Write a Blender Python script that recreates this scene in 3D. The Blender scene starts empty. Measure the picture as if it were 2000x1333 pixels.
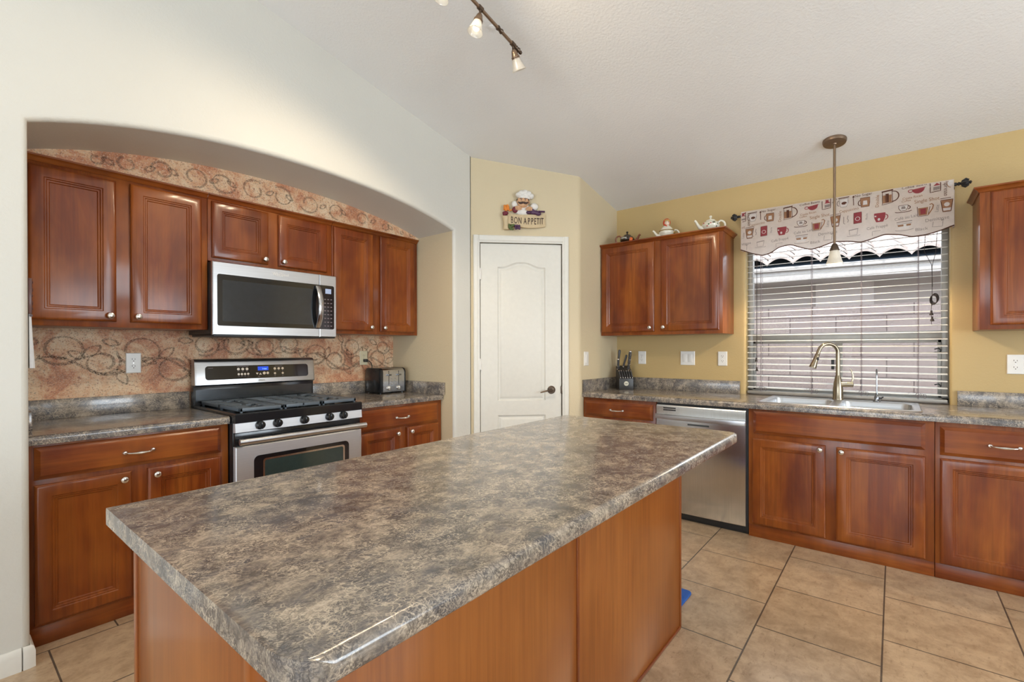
import bpy, bmesh, math, random
from math import sin, cos, pi, radians, sqrt
from mathutils import Matrix, Vector
import numpy as np

random.seed(7)
SC = bpy.context.scene
COL = SC.collection

# ------------------------------------------------------------------ camera
YAW, PITCH, ROLL = radians(38.944), radians(-0.191), radians(-0.112)
FOC, CAMZ, SHIFT_PX = 922.82, 1.2289, 19.27
c_, s_ = cos(YAW), sin(YAW)
fwd = Vector((cos(PITCH)*c_, cos(PITCH)*s_, sin(PITCH)))
up0 = Vector((-sin(PITCH)*c_, -sin(PITCH)*s_, cos(PITCH)))
rt0 = Vector((s_, -c_, 0))
rt = cos(ROLL)*rt0 + sin(ROLL)*up0
up = -sin(ROLL)*rt0 + cos(ROLL)*up0
cam = bpy.data.cameras.new('camera')
cam.sensor_width = 36.0
cam.lens = FOC/2000*36.0
cam.shift_y = SHIFT_PX/2000
cam.clip_start = 0.02
cam_o = bpy.data.objects.new('camera', cam)
COL.objects.link(cam_o)
cam_o.matrix_world = Matrix(((rt.x, up.x, -fwd.x, 0), (rt.y, up.y, -fwd.y, 0), (rt.z, up.z, -fwd.z, CAMZ), (0, 0, 0, 1)))
SC.camera = cam_o

# ------------------------------------------------------------------ world, sun, daylight, exposure
SC.view_settings.view_transform = 'Standard'
SC.view_settings.look = 'None'
SC.view_settings.gamma = 1.0
SC.view_settings.use_curve_mapping = False
SC.view_settings.exposure = 0.06
W = bpy.data.worlds.new('sky'); SC.world = W; W.use_nodes = True
bg = W.node_tree.nodes['Background']
bg.inputs[0].default_value = (0.80, 0.90, 1.0, 1); bg.inputs[1].default_value = 4.5

def light(name, kind, loc, power, color=(1, 1, 1), size=None, size_y=None, direction=None, radius=None, spread=None, cone=None):
    l = bpy.data.lights.new(name, kind); l.energy = power; l.color = color
    if kind == 'AREA':
        l.shape = 'RECTANGLE'; l.size = size; l.size_y = size_y
        if spread: l.spread = spread
    if cone: l.spot_size = radians(cone); l.spot_blend = 0.35
    if radius is not None and kind in ('POINT', 'SPOT'): l.shadow_soft_size = radius
    o = bpy.data.objects.new(name, l); COL.objects.link(o); o.location = loc
    if direction is not None:
        o.rotation_euler = Vector(direction).to_track_quat('-Z', 'Y').to_euler()
    return o
sun = light('sun', 'SUN', (0, 0, 8), 6.0, (1.0, 0.95, 0.88), direction=(0.50, -0.40, -0.76)); sun.data.angle = radians(1.0)
# daylight through the glazed openings of the living area behind the camera; the area lamps added there are tilted up to brighten the ceiling
DAY = (0.82, 0.92, 1.0)
light('patio_door_ceiling_fill', 'AREA', (-3.66, 0.6, 1.10), 80, DAY, 2.6, 2.05, (1, 0, 1.9))
light('daylight_tall_window', 'AREA', (-3.66, -2.0, 1.35), 14, DAY, 1.1, 1.8, (1, 0, 0.9))
light('side_window_ceiling_fill', 'AREA', (-1.3, -3.26, 1.45), 16, DAY, 1.8, 1.5, (0, 1, 1.2))
light('daylight_dining_window', 'AREA', (1.9, -3.26, 1.45), 82, DAY, 1.8, 1.5, (0, 1, 0.40))

# ------------------------------------------------------------------ measured planes
X0, Y1 = 4.002, 1.987          # sink wall, short return wall
YB, YF = 3.360, 2.605          # back of the niche, front of the arch wall
NXL, NXR = 0.247, 2.525        # niche sides
CT, CTH = 0.877, 0.038         # worktop height and thickness
def ceil_z(x): return 2.503+0.1938*(X0-x)
TR = Matrix(((1, 0, 0, 0), (0, -1, 0, YB), (0, 0, 1, 0), (0, 0, 0, 1)))       # (u, v, z) on the range wall
TS = Matrix(((0, -1, 0, X0), (-1, 0, 0, 0), (0, 0, 1, 0), (0, 0, 0, 1)))      # (u, v, z) on the sink wall, u = -y
q_ = 1/sqrt(2)
TD = Matrix(((q_, -q_, 0, 2.718), (-q_, -q_, 0, YF), (0, 0, 1, 0), (0, 0, 0, 1)))  # (u, v, z) on the pantry wall
TI = Matrix.Identity(4)

# ------------------------------------------------------------------ materials
class NT:
    def __init__(s, name):
        s.m = bpy.data.materials.new(name); s.m.use_nodes = True
        s.t = s.m.node_tree; s.b = s.t.nodes['Principled BSDF']; s.out = s.t.nodes['Material Output']
    def n(s, typ, **kw):
        nd = s.t.nodes.new(typ)
        for k, v in kw.items(): setattr(nd, k, v)
        return nd
    def l(s, a, b): s.t.links.new(a, b)
    def coords(s, scale=(1, 1, 1), loc=(0, 0, 0), rnd=0.0, rot=(0, 0, 0)):
        tc = s.n('ShaderNodeTexCoord'); mp = s.n('ShaderNodeMapping')
        mp.inputs['Scale'].default_value = scale; mp.inputs['Location'].default_value = loc
        mp.inputs['Rotation'].default_value = rot
        src = tc.outputs['Object']
        if rnd:
            oi = s.n('ShaderNodeObjectInfo'); ml = s.n('ShaderNodeMath', operation='MULTIPLY'); ml.inputs[1].default_value = rnd
            s.l(oi.outputs['Random'], ml.inputs[0])
            ad = s.n('ShaderNodeVectorMath', operation='ADD'); s.l(src, ad.inputs[0]); s.l(ml.outputs[0], ad.inputs[1]); src = ad.outputs[0]
        s.l(src, mp.inputs[0]); return mp.outputs[0]
    def noise(s, vec, scale, detail=3, rough=0.55, dist=0.0):
        nd = s.n('ShaderNodeTexNoise'); nd.inputs['Scale'].default_value = scale; nd.inputs['Detail'].default_value = detail
        nd.inputs['Roughness'].default_value = rough; nd.inputs['Distortion'].default_value = dist
        s.l(vec, nd.inputs['Vector']); return nd.outputs['Fac']
    def ramp(s, fac, stops):
        r = s.n('ShaderNodeValToRGB'); e = r.color_ramp.elements
        while len(e) < len(stops): e.new(0.5)
        for k, (p, c) in enumerate(stops): e[k].position = p; e[k].color = (c[0], c[1], c[2], 1)
        s.l(fac, r.inputs[0]); return r.outputs[0]
    def mix(s, fac, a, b, mode='MIX'):
        m = s.n('ShaderNodeMix', data_type='RGBA', blend_type=mode)
        if isinstance(fac, float): m.inputs[0].default_value = fac
        else: s.l(fac, m.inputs[0])
        for v, i in ((a, 6), (b, 7)):
            if isinstance(v, tuple): m.inputs[i].default_value = (v[0], v[1], v[2], 1)
            else: s.l(v, m.inputs[i])
        return m.outputs[2]
    def base(s, c):
        if isinstance(c, tuple): s.b.inputs['Base Color'].default_value = (c[0], c[1], c[2], 1)
        else: s.l(c, s.b.inputs['Base Color'])
    def bump(s, h, strength, dist=0.01):
        b = s.n('ShaderNodeBump'); b.inputs['Strength'].default_value = strength; b.inputs['Distance'].default_value = dist
        s.l(h, b.inputs['Height']); s.l(b.outputs[0], s.b.inputs['Normal'])
    def set(s, **kw):
        for k, v in kw.items(): s.b.inputs[k].default_value = v
        return s

def plain(name, c, rough=0.5, metal=0.0, coat=0.0, spec=0.5, var=0.06, emit=None, es=0.0):
    t = NT(name)
    v = t.coords()
    f = t.noise(v, 30, 2)
    lo = tuple(x*(1-var) for x in c); hi = tuple(min(1, x*(1+var)) for x in c)
    t.base(t.ramp(f, [(0.3, lo), (0.7, hi)]))
    t.set(Roughness=rough, Metallic=metal)
    t.b.inputs['Coat Weight'].default_value = coat; t.b.inputs['Coat Roughness'].default_value = 0.15
    t.b.inputs['Specular IOR Level'].default_value = spec
    if emit: t.b.inputs['Emission Color'].default_value = (*emit, 1); t.b.inputs['Emission Strength'].default_value = es
    return t.m

def wall_paint(name, c, bump=0.35):
    t = NT(name); v = t.coords()
    f = t.noise(v, 1.3, 2); t.base(t.ramp(f, [(0.3, tuple(x*0.97 for x in c)), (0.7, tuple(min(1, x*1.03) for x in c))]))
    t.bump(t.noise(v, 75, 3, 0.6), bump, 0.004); t.set(Roughness=0.45); t.b.inputs['Specular IOR Level'].default_value = 0.35
    return t.m

def wood(name, vertical=True, dark=(0.080, 0.014, 0.003), mid=(0.195, 0.040, 0.006), lite=(0.36, 0.108, 0.015), coat=0.35, rough=0.36):
    t = NT(name)
    sc = (5.5, 5.5, 0.9) if vertical else (0.9, 0.9, 5.5)
    f1 = t.noise(t.coords(sc, rnd=7.3), 1.0, 5, 0.62, 0.9)
    col = t.ramp(f1, [(0.22, dark), (0.48, mid), (0.80, lite)])
    f2 = t.noise(t.coords((70, 70, 2.0) if vertical else (2.0, 2.0, 70), rnd=3.1), 1.0, 3, 0.65)
    col = t.mix(t.ramp(f2, [(0.38, (0.45, 0.45, 0.45)), (0.58, (0, 0, 0))]), col, tuple(x*0.55 for x in mid))
    f3 = t.noise(t.coords((3.2, 3.2, 1.8), rnd=5.0), 1.0, 3, 0.6)
    col = t.mix(t.ramp(f3, [(0.45, (0, 0, 0)), (0.68, (0.55, 0.55, 0.55))]), col, lite)
    f4 = t.noise(t.coords((4.5, 4.5, 2.0), rnd=9.0), 1.0, 3, 0.6)
    col = t.mix(t.ramp(f4, [(0.52, (0, 0, 0)), (0.70, (0.5, 0.5, 0.5))]), col, dark)
    t.base(col)
    t.set(Roughness=rough); t.b.inputs['Specular IOR Level'].default_value = 0.25
    t.b.inputs['Coat Weight'].default_value = coat; t.b.inputs['Coat Roughness'].default_value = 0.14
    return t.m

def laminate(name):
    t = NT(name)
    v = t.coords((1, 1, 1), rot=(0, 0, radians(25)))
    vs = t.coords((8.5, 12.5, 11.0), rot=(0, 0, radians(25)))
    f = t.noise(vs, 2.0, 10, 0.80, 0.5)
    col = t.ramp(f, [(0.33, (0.048, 0.046, 0.048)), (0.43, (0.125, 0.110, 0.100)), (0.51, (0.240, 0.200, 0.163)), (0.59, (0.390, 0.325, 0.255)), (0.70, (0.54, 0.46, 0.37))])
    big = t.noise(vs, 0.8, 5, 0.65, 0.5)
    col = t.mix(t.ramp(big, [(0.46, (0, 0, 0)), (0.58, (0.78, 0.78, 0.78))]), col, (0.088, 0.087, 0.096))
    def veins(scale, wdt, amt, c, seed):
        nonlocal col
        wn = t.n('ShaderNodeTexNoise'); wn.inputs['Scale'].default_value = 26; wn.inputs['Detail'].default_value = 5
        vv = t.coords((1, 1, 1), loc=(seed, seed*0.7, 0), rot=(0, 0, radians(25))); t.l(vv, wn.inputs['Vector'])
        ws = t.n('ShaderNodeVectorMath', operation='SCALE'); ws.inputs['Scale'].default_value = 0.075; t.l(wn.outputs['Color'], ws.inputs[0])
        vd = t.n('ShaderNodeVectorMath', operation='ADD'); t.l(vv, vd.inputs[0]); t.l(ws.outputs[0], vd.inputs[1])
        mp = t.n('ShaderNodeMapping'); mp.inputs['Scale'].default_value = (1.0, 1.8, 1.5); t.l(vd.outputs[0], mp.inputs[0])
        vo = t.n('ShaderNodeTexVoronoi', feature='DISTANCE_TO_EDGE'); vo.inputs['Scale'].default_value = scale; t.l(mp.outputs[0], vo.inputs['Vector'])
        vein = t.ramp(vo.outputs['Distance'], [(0.0, (amt, amt, amt)), (wdt, (0, 0, 0))])
        msk = t.ramp(t.noise(vv, 17, 3), [(0.42, (0, 0, 0)), (0.58, (1, 1, 1))])
        col = t.mix(t.mix(1.0, vein, msk, 'MULTIPLY'), col, c)
    veins(42, 0.085, 0.80, (0.60, 0.50, 0.38), 0.0)
    veins(75, 0.12, 0.60, (0.54, 0.45, 0.35), 3.3)
    veins(55, 0.14, 0.75, (0.040, 0.036, 0.036), 7.7)
    t.base(col); t.set(Roughness=0.22); t.b.inputs['Specular IOR Level'].default_value = 0.55
    t.b.inputs['Coat Weight'].default_value = 0.3; t.b.inputs['Coat Roughness'].default_value = 0.08
    return t.m

def mural_mat(name):
    t = NT(name); v = t.coords((1, 1, 1))
    blot = t.noise(v, 6.5, 6, 0.7, 0.5)
    col = t.ramp(blot, [(0.30, (0.33, 0.13, 0.06)), (0.42, (0.58, 0.25, 0.125)), (0.52, (0.72, 0.46, 0.27)), (0.62, (0.78, 0.60, 0.40)), (0.76, (0.70, 0.30, 0.17))])
    sp = t.noise(v, 150, 2, 0.7)
    col = t.mix(t.ramp(sp, [(0.52, (0, 0, 0)), (0.68, (0.6, 0.6, 0.6))]), col, (0.76, 0.62, 0.48))
    sp2 = t.noise(t.coords((1, 1, 1), loc=(3, 1, 5)), 110, 2, 0.75)
    col = t.mix(t.ramp(sp2, [(0.56, (0, 0, 0)), (0.68, (0.75, 0.75, 0.75))]), col, (0.30, 0.09, 0.05))
    sp3 = t.noise(t.coords((1, 1, 1), loc=(9, 4, 2)), 130, 2, 0.8)
    col = t.mix(t.ramp(sp3, [(0.60, (0, 0, 0)), (0.70, (0.7, 0.7, 0.7))]), col, (0.10, 0.08, 0.065))
    t.base(col); t.set(Roughness=0.55); t.bump(sp, 0.15, 0.002)
    return t.m

def scroll_mat(name):
    t = NT(name); v = t.coords()
    col = t.ramp(t.noise(v, 14, 3), [(0.35, (0.105, 0.080, 0.065)), (0.7, (0.20, 0.150, 0.115))])
    t.base(col); t.set(Roughness=0.7)
    a = t.ramp(t.noise(v, 190, 2, 0.7), [(0.38, (0.04, 0.04, 0.04)), (0.60, (0.55, 0.55, 0.55))])
    t.l(a, t.b.inputs['Alpha'])
    return t.m

def floor_mat(name):
    t = NT(name)
    v = t.coords((1, 1, 1), loc=(-0.3075, -0.036, 0))
    br = t.n('ShaderNodeTexBrick'); br.offset = 0.5; br.offset_frequency = 2
    br.inputs['Scale'].default_value = 1.0; br.inputs['Brick Width'].default_value = 0.445; br.inputs['Row Height'].default_value = 0.442
    br.inputs['Mortar Size'].default_value = 0.0035; br.inputs['Mortar Smooth'].default_value = 0.2
    br.inputs['Color1'].default_value = (0.44, 0.31, 0.19, 1); br.inputs['Color2'].default_value = (0.50, 0.365, 0.235, 1)
    br.inputs['Mortar'].default_value = (0.095, 0.075, 0.055, 1)
    t.l(v, br.inputs['Vector'])
    n1 = t.noise(t.coords((1, 1, 1)), 9, 8, 0.75, 0.25)
    dk = t.ramp(n1, [(0.36, (0.66, 0.61, 0.56)), (0.62, (1.18, 1.18, 1.18))])
    col = t.mix(0.8, br.outputs['Color'], dk, 'MULTIPLY')
    n2 = t.noise(t.coords((26, 60, 1)), 1.0, 5, 0.75, 0.3)
    col = t.mix(t.ramp(n2, [(0.56, (0, 0, 0)), (0.68, (0.55, 0.55, 0.55))]), col, (0.20, 0.120, 0.060))
    t.base(col); t.set(Roughness=0.30); t.b.inputs['Coat Weight'].default_value = 0.5; t.b.inputs['Coat Roughness'].default_value = 0.2
    inv = t.n('ShaderNodeMath', operation='SUBTRACT'); inv.inputs[0].default_value = 1.0; t.l(br.outputs['Fac'], inv.inputs[1])
    t.bump(inv.outputs[0], 0.5, 0.003)
    return t.m

def steel(name, c=(0.56, 0.565, 0.58), rough=0.32, horizontal=True):
    t = NT(name)
    v = t.coords((3, 3, 300) if horizontal else (300, 300, 3))
    f = t.noise(v, 1.0, 3, 0.6)
    t.base(t.ramp(f, [(0.3, tuple(x*0.92 for x in c)), (0.7, tuple(min(1, x*1.05) for x in c))]))
    t.set(Metallic=1.0, Roughness=rough); t.b.inputs['Anisotropic'].default_value = 0.5
    return t.m

def clear_glass(name, tint=(1, 1, 1), f0=0.10):
    t = NT(name)
    tr = t.n('ShaderNodeBsdfTransparent'); tr.inputs[0].default_value = (*tint, 1)
    gl = t.n('ShaderNodeBsdfGlossy'); gl.inputs['Roughness'].default_value = 0.02
    lw = t.n('ShaderNodeLayerWeight'); lw.inputs[0].default_value = f0
    mx = t.n('ShaderNodeMixShader'); t.l(lw.outputs['Fresnel'], mx.inputs[0]); t.l(tr.outputs[0], mx.inputs[1]); t.l(gl.outputs[0], mx.inputs[2])
    t.l(mx.outputs[0], t.out.inputs['Surface'])
    return t.m

def cloth(name, c, trans=0.4, weave=900, rough=0.9):
    t = NT(name)
    f = t.noise(t.coords(), 40, 3)
    col = t.ramp(f, [(0.3, tuple(x*0.95 for x in c)), (0.7, tuple(min(1, x*1.03) for x in c))])
    df = t.n('ShaderNodeBsdfDiffuse'); tl = t.n('ShaderNodeBsdfTranslucent'); t.l(col, df.inputs[0]); t.l(col, tl.inputs[0])
    mx = t.n('ShaderNodeMixShader'); mx.inputs[0].default_value = trans; t.l(df.outputs[0], mx.inputs[1]); t.l(tl.outputs[0], mx.inputs[2])
    t.l(mx.outputs[0], t.out.inputs['Surface'])
    return t.m

def frosted(name, c=(0.93, 0.90, 0.84), emit=(1.0, 0.86, 0.62), es=0.6):
    t = NT(name)
    f = t.noise(t.coords(), 18, 3, 0.6, 1.0)
    col = t.ramp(f, [(0.3, tuple(x*0.9 for x in c)), (0.7, c)])
    df = t.n('ShaderNodeBsdfDiffuse'); tl = t.n('ShaderNodeBsdfTranslucent'); gl = t.n('ShaderNodeBsdfGlossy'); gl.inputs['Roughness'].default_value = 0.15
    t.l(col, df.inputs[0]); t.l(col, tl.inputs[0])
    m1 = t.n('ShaderNodeMixShader'); m1.inputs[0].default_value = 0.6; t.l(df.outputs[0], m1.inputs[1]); t.l(tl.outputs[0], m1.inputs[2])
    m2 = t.n('ShaderNodeMixShader'); m2.inputs[0].default_value = 0.08; t.l(m1.outputs[0], m2.inputs[1]); t.l(gl.outputs[0], m2.inputs[2])
    t.l(m2.outputs[0], t.out.inputs['Surface'])
    return t.m

M = {}
M['wall_daylight_tint'] = wall_paint('cream_paint_daylight_tint', (0.645, 0.63, 0.575))  # the cream wall with cool daylight put into its colour
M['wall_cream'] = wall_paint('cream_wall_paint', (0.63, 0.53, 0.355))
M['wall_lamplight_tint'] = wall_paint('cream_paint_lamplight_tint', (0.52, 0.375, 0.17))  # same cream wall, the warm lamplight near the sink put into its colour
M['ceiling'] = wall_paint('ceiling_paint', (0.80, 0.795, 0.78), 0.6)
M['white_trim'] = plain('white_trim_paint', (0.73, 0.71, 0.65), 0.35, var=0.02)
M['door_white'] = plain('door_paint', (0.70, 0.68, 0.62), 0.35, var=0.02)
M['wood'] = wood('cherry_wood_upright_grain')
M['wood_h'] = wood('cherry_wood_level_grain', False)
M['veneer'] = wood('cherry_veneer_panel', True, dark=(0.235, 0.068, 0.013), mid=(0.29, 0.088, 0.017), lite=(0.36, 0.122, 0.025), coat=0.35)
M['laminate'] = laminate('stone_pattern_laminate')
M['mural'] = mural_mat('sponged_stone_paint')
M['scroll'] = scroll_mat('painted_scrollwork')
M['floor'] = floor_mat('stone_look_floor_tile')
M['steel'] = steel('brushed_stainless_steel')
M['steel_v'] = steel('brushed_stainless_upright', horizontal=False, rough=0.22)
M['steel_soft'] = steel('satin_stainless_oven_front', (0.72, 0.73, 0.75), 0.52)
M['steel_dark'] = plain('dark_glossy_steel', (0.10, 0.11, 0.12), 0.18, 0.9)
M['nickel'] = plain('satin_nickel', (0.72, 0.69, 0.65), 0.22, 1.0)
M['faucet'] = plain('warm_brushed_nickel', (0.30, 0.25, 0.18), 0.24, 1.0)
M['chrome'] = plain('chrome', (0.26, 0.27, 0.29), 0.12, 1.0)
M['bronze'] = plain('oil_rubbed_bronze', (0.105, 0.075, 0.055), 0.35, 0.8)
M['bronze_lt'] = plain('aged_bronze', (0.23, 0.16, 0.11), 0.35, 0.8)
M['black'] = plain('black_enamel', (0.012, 0.013, 0.015), 0.15)
M['black_matte'] = plain('black_plastic', (0.02, 0.02, 0.021), 0.4)
M['black_glass'] = plain('black_glass', (0.010, 0.011, 0.013), 0.04, coat=0.6)
M['mw_mesh'] = plain('dark_blue_mesh_glass', (0.022, 0.028, 0.036), 0.10, coat=0.5)
M['oven_glass'] = plain('tinted_oven_glass', (0.030, 0.050, 0.048), 0.10, coat=0.4)
M['iron'] = plain('grey_cast_iron', (0.10, 0.125, 0.15), 0.38)
M['white_plastic'] = plain('white_plastic', (0.78, 0.76, 0.72), 0.3, var=0.02)
M['ivory_plastic'] = plain('ivory_plastic', (0.70, 0.62, 0.42), 0.3, var=0.02)
M['slot'] = plain('socket_slot', (0.09, 0.06, 0.04), 0.6)
M['slat'] = cloth('white_blind_slat', (0.82, 0.82, 0.80), 0.15)
M['cord_dark'] = plain('dark_cord', (0.035, 0.025, 0.022), 0.7)
M['cord_grey'] = plain('grey_cord', (0.20, 0.16, 0.17), 0.7)
M['alum'] = plain('taupe_window_aluminium', (0.34, 0.32, 0.29), 0.4, 0.3)
M['glass'] = clear_glass('window_glass')
M['valance'] = cloth('cream_valance_cotton', (0.82, 0.74, 0.69), 0.50)
M['p_brown'] = cloth('print_dark_brown', (0.13, 0.060, 0.042), 0.25)
M['p_tan'] = cloth('print_tan', (0.40, 0.22, 0.13), 0.35)
M['p_red'] = cloth('print_wine_red', (0.34, 0.075, 0.085), 0.3)
M['p_grey'] = cloth('print_faded_grey', (0.36, 0.30, 0.28), 0.4)
M['p_white'] = cloth('print_white', (0.84, 0.80, 0.78), 0.45)
M['frost'] = frosted('frosted_alabaster_glass')
M['bulb'] = plain('glowing_bulb', (0.9, 0.9, 0.85), 0.4, emit=(1.0, 0.93, 0.78), es=2.6)
M['tile_roof'] = plain('clay_roof_tile', (0.32, 0.27, 0.25), 0.7, var=0.15)
M['stucco'] = wall_paint('neighbour_stucco', (0.36, 0.315, 0.295))
M['stucco_lt'] = wall_paint('neighbour_stucco_band', (0.46, 0.41, 0.39))
M['fascia'] = plain('painted_fascia', (0.36, 0.34, 0.33), 0.6)
M['ground'] = plain('gravel_ground', (0.38, 0.32, 0.27), 0.9, var=0.2)

def block_mat():
    t = NT('grey_block_masonry')
    tc = t.n('ShaderNodeTexCoord'); sx = t.n('ShaderNodeSeparateXYZ'); cx = t.n('ShaderNodeCombineXYZ')
    t.l(tc.outputs['Object'], sx.inputs[0]); t.l(sx.outputs['Y'], cx.inputs['X']); t.l(sx.outputs['Z'], cx.inputs['Y'])
    br = t.n('ShaderNodeTexBrick'); br.inputs['Scale'].default_value = 1.0
    br.inputs['Brick Width'].default_value = 0.40; br.inputs['Row Height'].default_value = 0.20
    br.inputs['Mortar Size'].default_value = 0.005
    br.inputs['Color1'].default_value = (0.175, 0.15, 0.153, 1); br.inputs['Color2'].default_value = (0.21, 0.18, 0.183, 1)
    br.inputs['Mortar'].default_value = (0.08, 0.064, 0.067, 1)
    t.l(cx.outputs[0], br.inputs['Vector'])
    n = t.noise(t.coords(), 60, 3, 0.7)
    t.base(t.mix(0.5, br.outputs['Color'], t.ramp(n, [(0.35, (0.7, 0.7, 0.7)), (0.65, (1.2, 1.2, 1.2))]), 'MULTIPLY'))
    t.set(Roughness=0.9); t.bump(n, 0.4, 0.004); return t.m
M['block'] = block_mat()

# ------------------------------------------------------------------ mesh builder
class MB:
    def __init__(s, T=TI): s.bm = bmesh.new(); s.T = T; s.mi = 0
    def add(s, bm2, L=None):
        if L is not None: bm2.transform(L)
        for f in bm2.faces: f.material_index = s.mi
        me = bpy.data.meshes.new('tmp'); bm2.to_mesh(me); bm2.free()
        s.bm.from_mesh(me); bpy.data.meshes.remove(me); return s
    def box(s, a0, a1, b0, b1, c0, c1, bev=0.0, seg=2, L=None):
        b = bmesh.new()
        v = [b.verts.new((x, y, z)) for x in (a0, a1) for y in (b0, b1) for z in (c0, c1)]
        for f in ((0, 1, 3, 2), (4, 6, 7, 5), (0, 4, 5, 1), (2, 3, 7, 6), (0, 2, 6, 4), (1, 5, 7, 3)): b.faces.new([v[i] for i in f])
        bmesh.ops.recalc_face_normals(b, faces=b.faces)
        if bev > 0: bmesh.ops.bevel(b, geom=b.edges[:], offset=bev, segments=seg, affect='EDGES', profile=0.5)
        return s.add(b, L)
    def lathe(s, prof, loc=(0, 0, 0), axis=(0, 0, 1), seg=24, sx=1.0, sy=1.0):
        b = bmesh.new(); rows = []
        for r, h in prof:
            if r < 1e-6: rows.append([b.verts.new((0, 0, h))])
            else: rows.append([b.verts.new((r*cos(2*pi*k/seg)*sx, r*sin(2*pi*k/seg)*sy, h)) for k in range(seg)])
        for A, B in zip(rows, rows[1:]):
            if len(A) == 1 and len(B) == 1: continue
            for k in range(seg):
                k2 = (k+1) % seg
                if len(A) == 1: b.faces.new((A[0], B[k], B[k2]))
                elif len(B) == 1: b.faces.new((A[k], A[k2], B[0]))
                else: b.faces.new((A[k], A[k2], B[k2], B[k]))
        for R_ in (rows[0], rows[-1]):
            if len(R_) > 1 and not getattr(s, 'open', False): b.faces.new(R_)
        R = Vector((0, 0, 1)).rotation_difference(Vector(axis).normalized()).to_matrix().to_4x4()
        return s.add(b, Matrix.Translation(loc) @ R)
    def cyl(s, p0, p1, r0, r1=None, seg=16):
        p0, p1 = Vector(p0), Vector(p1); d = p1-p0
        return s.lathe([(r0, 0), (r0 if r1 is None else r1, d.length)], p0, d, seg)
    def ball(s, loc, r, seg=16, rot=None):
        if not hasattr(r, '__len__'): r = (r, r, r)
        b = bmesh.new(); bmesh.ops.create_uvsphere(b, u_segments=seg, v_segments=max(6, seg//2+2), radius=1)
        L = Matrix.Translation(loc)
        if rot is not None: L = L @ rot.to_4x4()
        return s.add(b, L @ Matrix.Diagonal((*r, 1)))
    def tube(s, pts, r, seg=10, flat=1.0):
        pts = [Vector(p) for p in pts]; n = len(pts); b = bmesh.new(); rows = []
        rs = r if hasattr(r, '__len__') else [r]*n
        t0 = (pts[1]-pts[0]).normalized(); ref = Vector((0, 0, 1)) if abs(t0.z) < 0.9 else Vector((1, 0, 0))
        nrm = t0.cross(ref).normalized()
        for i, p in enumerate(pts):
            t = ((pts[min(i+1, n-1)]-pts[max(i-1, 0)])).normalized()
            nrm = (nrm-t*nrm.dot(t)).normalized(); bi = t.cross(nrm)
            rows.append([b.verts.new(p+(nrm*cos(2*pi*k/seg)+bi*sin(2*pi*k/seg)*flat)*rs[i]) for k in range(seg)])
        for A, B in zip(rows, rows[1:]):
            for k in range(seg): b.faces.new((A[k], A[(k+1) % seg], B[(k+1) % seg], B[k]))
        b.faces.new(rows[0]); b.faces.new(rows[-1])
        return s.add(b)
    def prism(s, poly, c0, c1, plane='xy', bev=0.0, L=None):
        """poly of 2-D points in `plane`, thickness c0..c1 along the remaining axis"""
        b = bmesh.new()
        def P(a, d, c): return {'xy': (a, d, c), 'xz': (a, c, d), 'yz': (c, a, d)}[plane]
        A = [b.verts.new(P(x, y, c0)) for x, y in poly]; B = [b.verts.new(P(x, y, c1)) for x, y in poly]
        n = len(poly); b.faces.new(A); b.faces.new(B)
        for k in range(n): b.faces.new((A[k], A[(k+1) % n], B[(k+1) % n], B[k]))
        bmesh.ops.recalc_face_normals(b, faces=b.faces)
        if bev > 0:
            bmesh.ops.bevel(b, geom=b.edges[:], offset=bev, segments=2, affect='EDGES', profile=0.5)
        return s.add(b, L)
    def rings(s, u0, u1, z0, z1, prof, back=True):
        """rectangle in (u, z); prof = [(inset, v), ...] from back edge to the middle"""
        b = bmesh.new(); R = []
        for i, v in prof: R.append([b.verts.new(p) for p in ((u0+i, v, z0+i), (u1-i, v, z0+i), (u1-i, v, z1-i), (u0+i, v, z1-i))])
        for A, B in zip(R, R[1:]):
            for k in range(4): b.faces.new((A[k], A[(k+1) % 4], B[(k+1) % 4], B[k]))
        b.faces.new(R[-1])
        if back: b.faces.new(R[0])
        return s.add(b)
    def strip(s, A, B, closed=False):
        b = bmesh.new(); a = [b.verts.new(p) for p in A]; c = [b.verts.new(p) for p in B]; n = len(a)
        for k in range(n if closed else n-1): b.faces.new((a[k], a[(k+1) % n], c[(k+1) % n], c[k]))
        return s.add(b)
    def loft(s, rows, cap=True, closed=True):
        b = bmesh.new(); R = [[b.verts.new(p) for p in r] for r in rows]; n = len(R[0])
        for A, B in zip(R, R[1:]):
            for k in range(n if closed else n-1): b.faces.new((A[k], A[(k+1) % n], B[(k+1) % n], B[k]))
        if cap and closed: b.faces.new(R[0]); b.faces.new(R[-1])
        return s.add(b)
    def poly(s, pts):
        b = bmesh.new(); b.faces.new([b.verts.new(p) for p in pts]); return s.add(b)
    def text(s, txt, size, L, depth=0.0, align='CENTER'):
        me = text_mesh(txt, size, depth, align)
        b = bmesh.new(); b.from_mesh(me); return s.add(b, L)

_tx = {}
def text_mesh(txt, size, depth, align):
    k = (txt, size, depth, align)
    if k not in _tx:
        cu = bpy.data.curves.new('t', 'FONT'); cu.body = txt; cu.size = size; cu.extrude = depth; cu.align_x = align; cu.align_y = 'CENTER'
        cu.resolution_u = 3
        o = bpy.data.objects.new('t', cu); COL.objects.link(o)
        dg = bpy.context.evaluated_depsgraph_get(); me = bpy.data.meshes.new_from_object(o.evaluated_get(dg))
        bpy.data.objects.remove(o); bpy.data.curves.remove(cu); _tx[k] = me
    return _tx[k]

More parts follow.
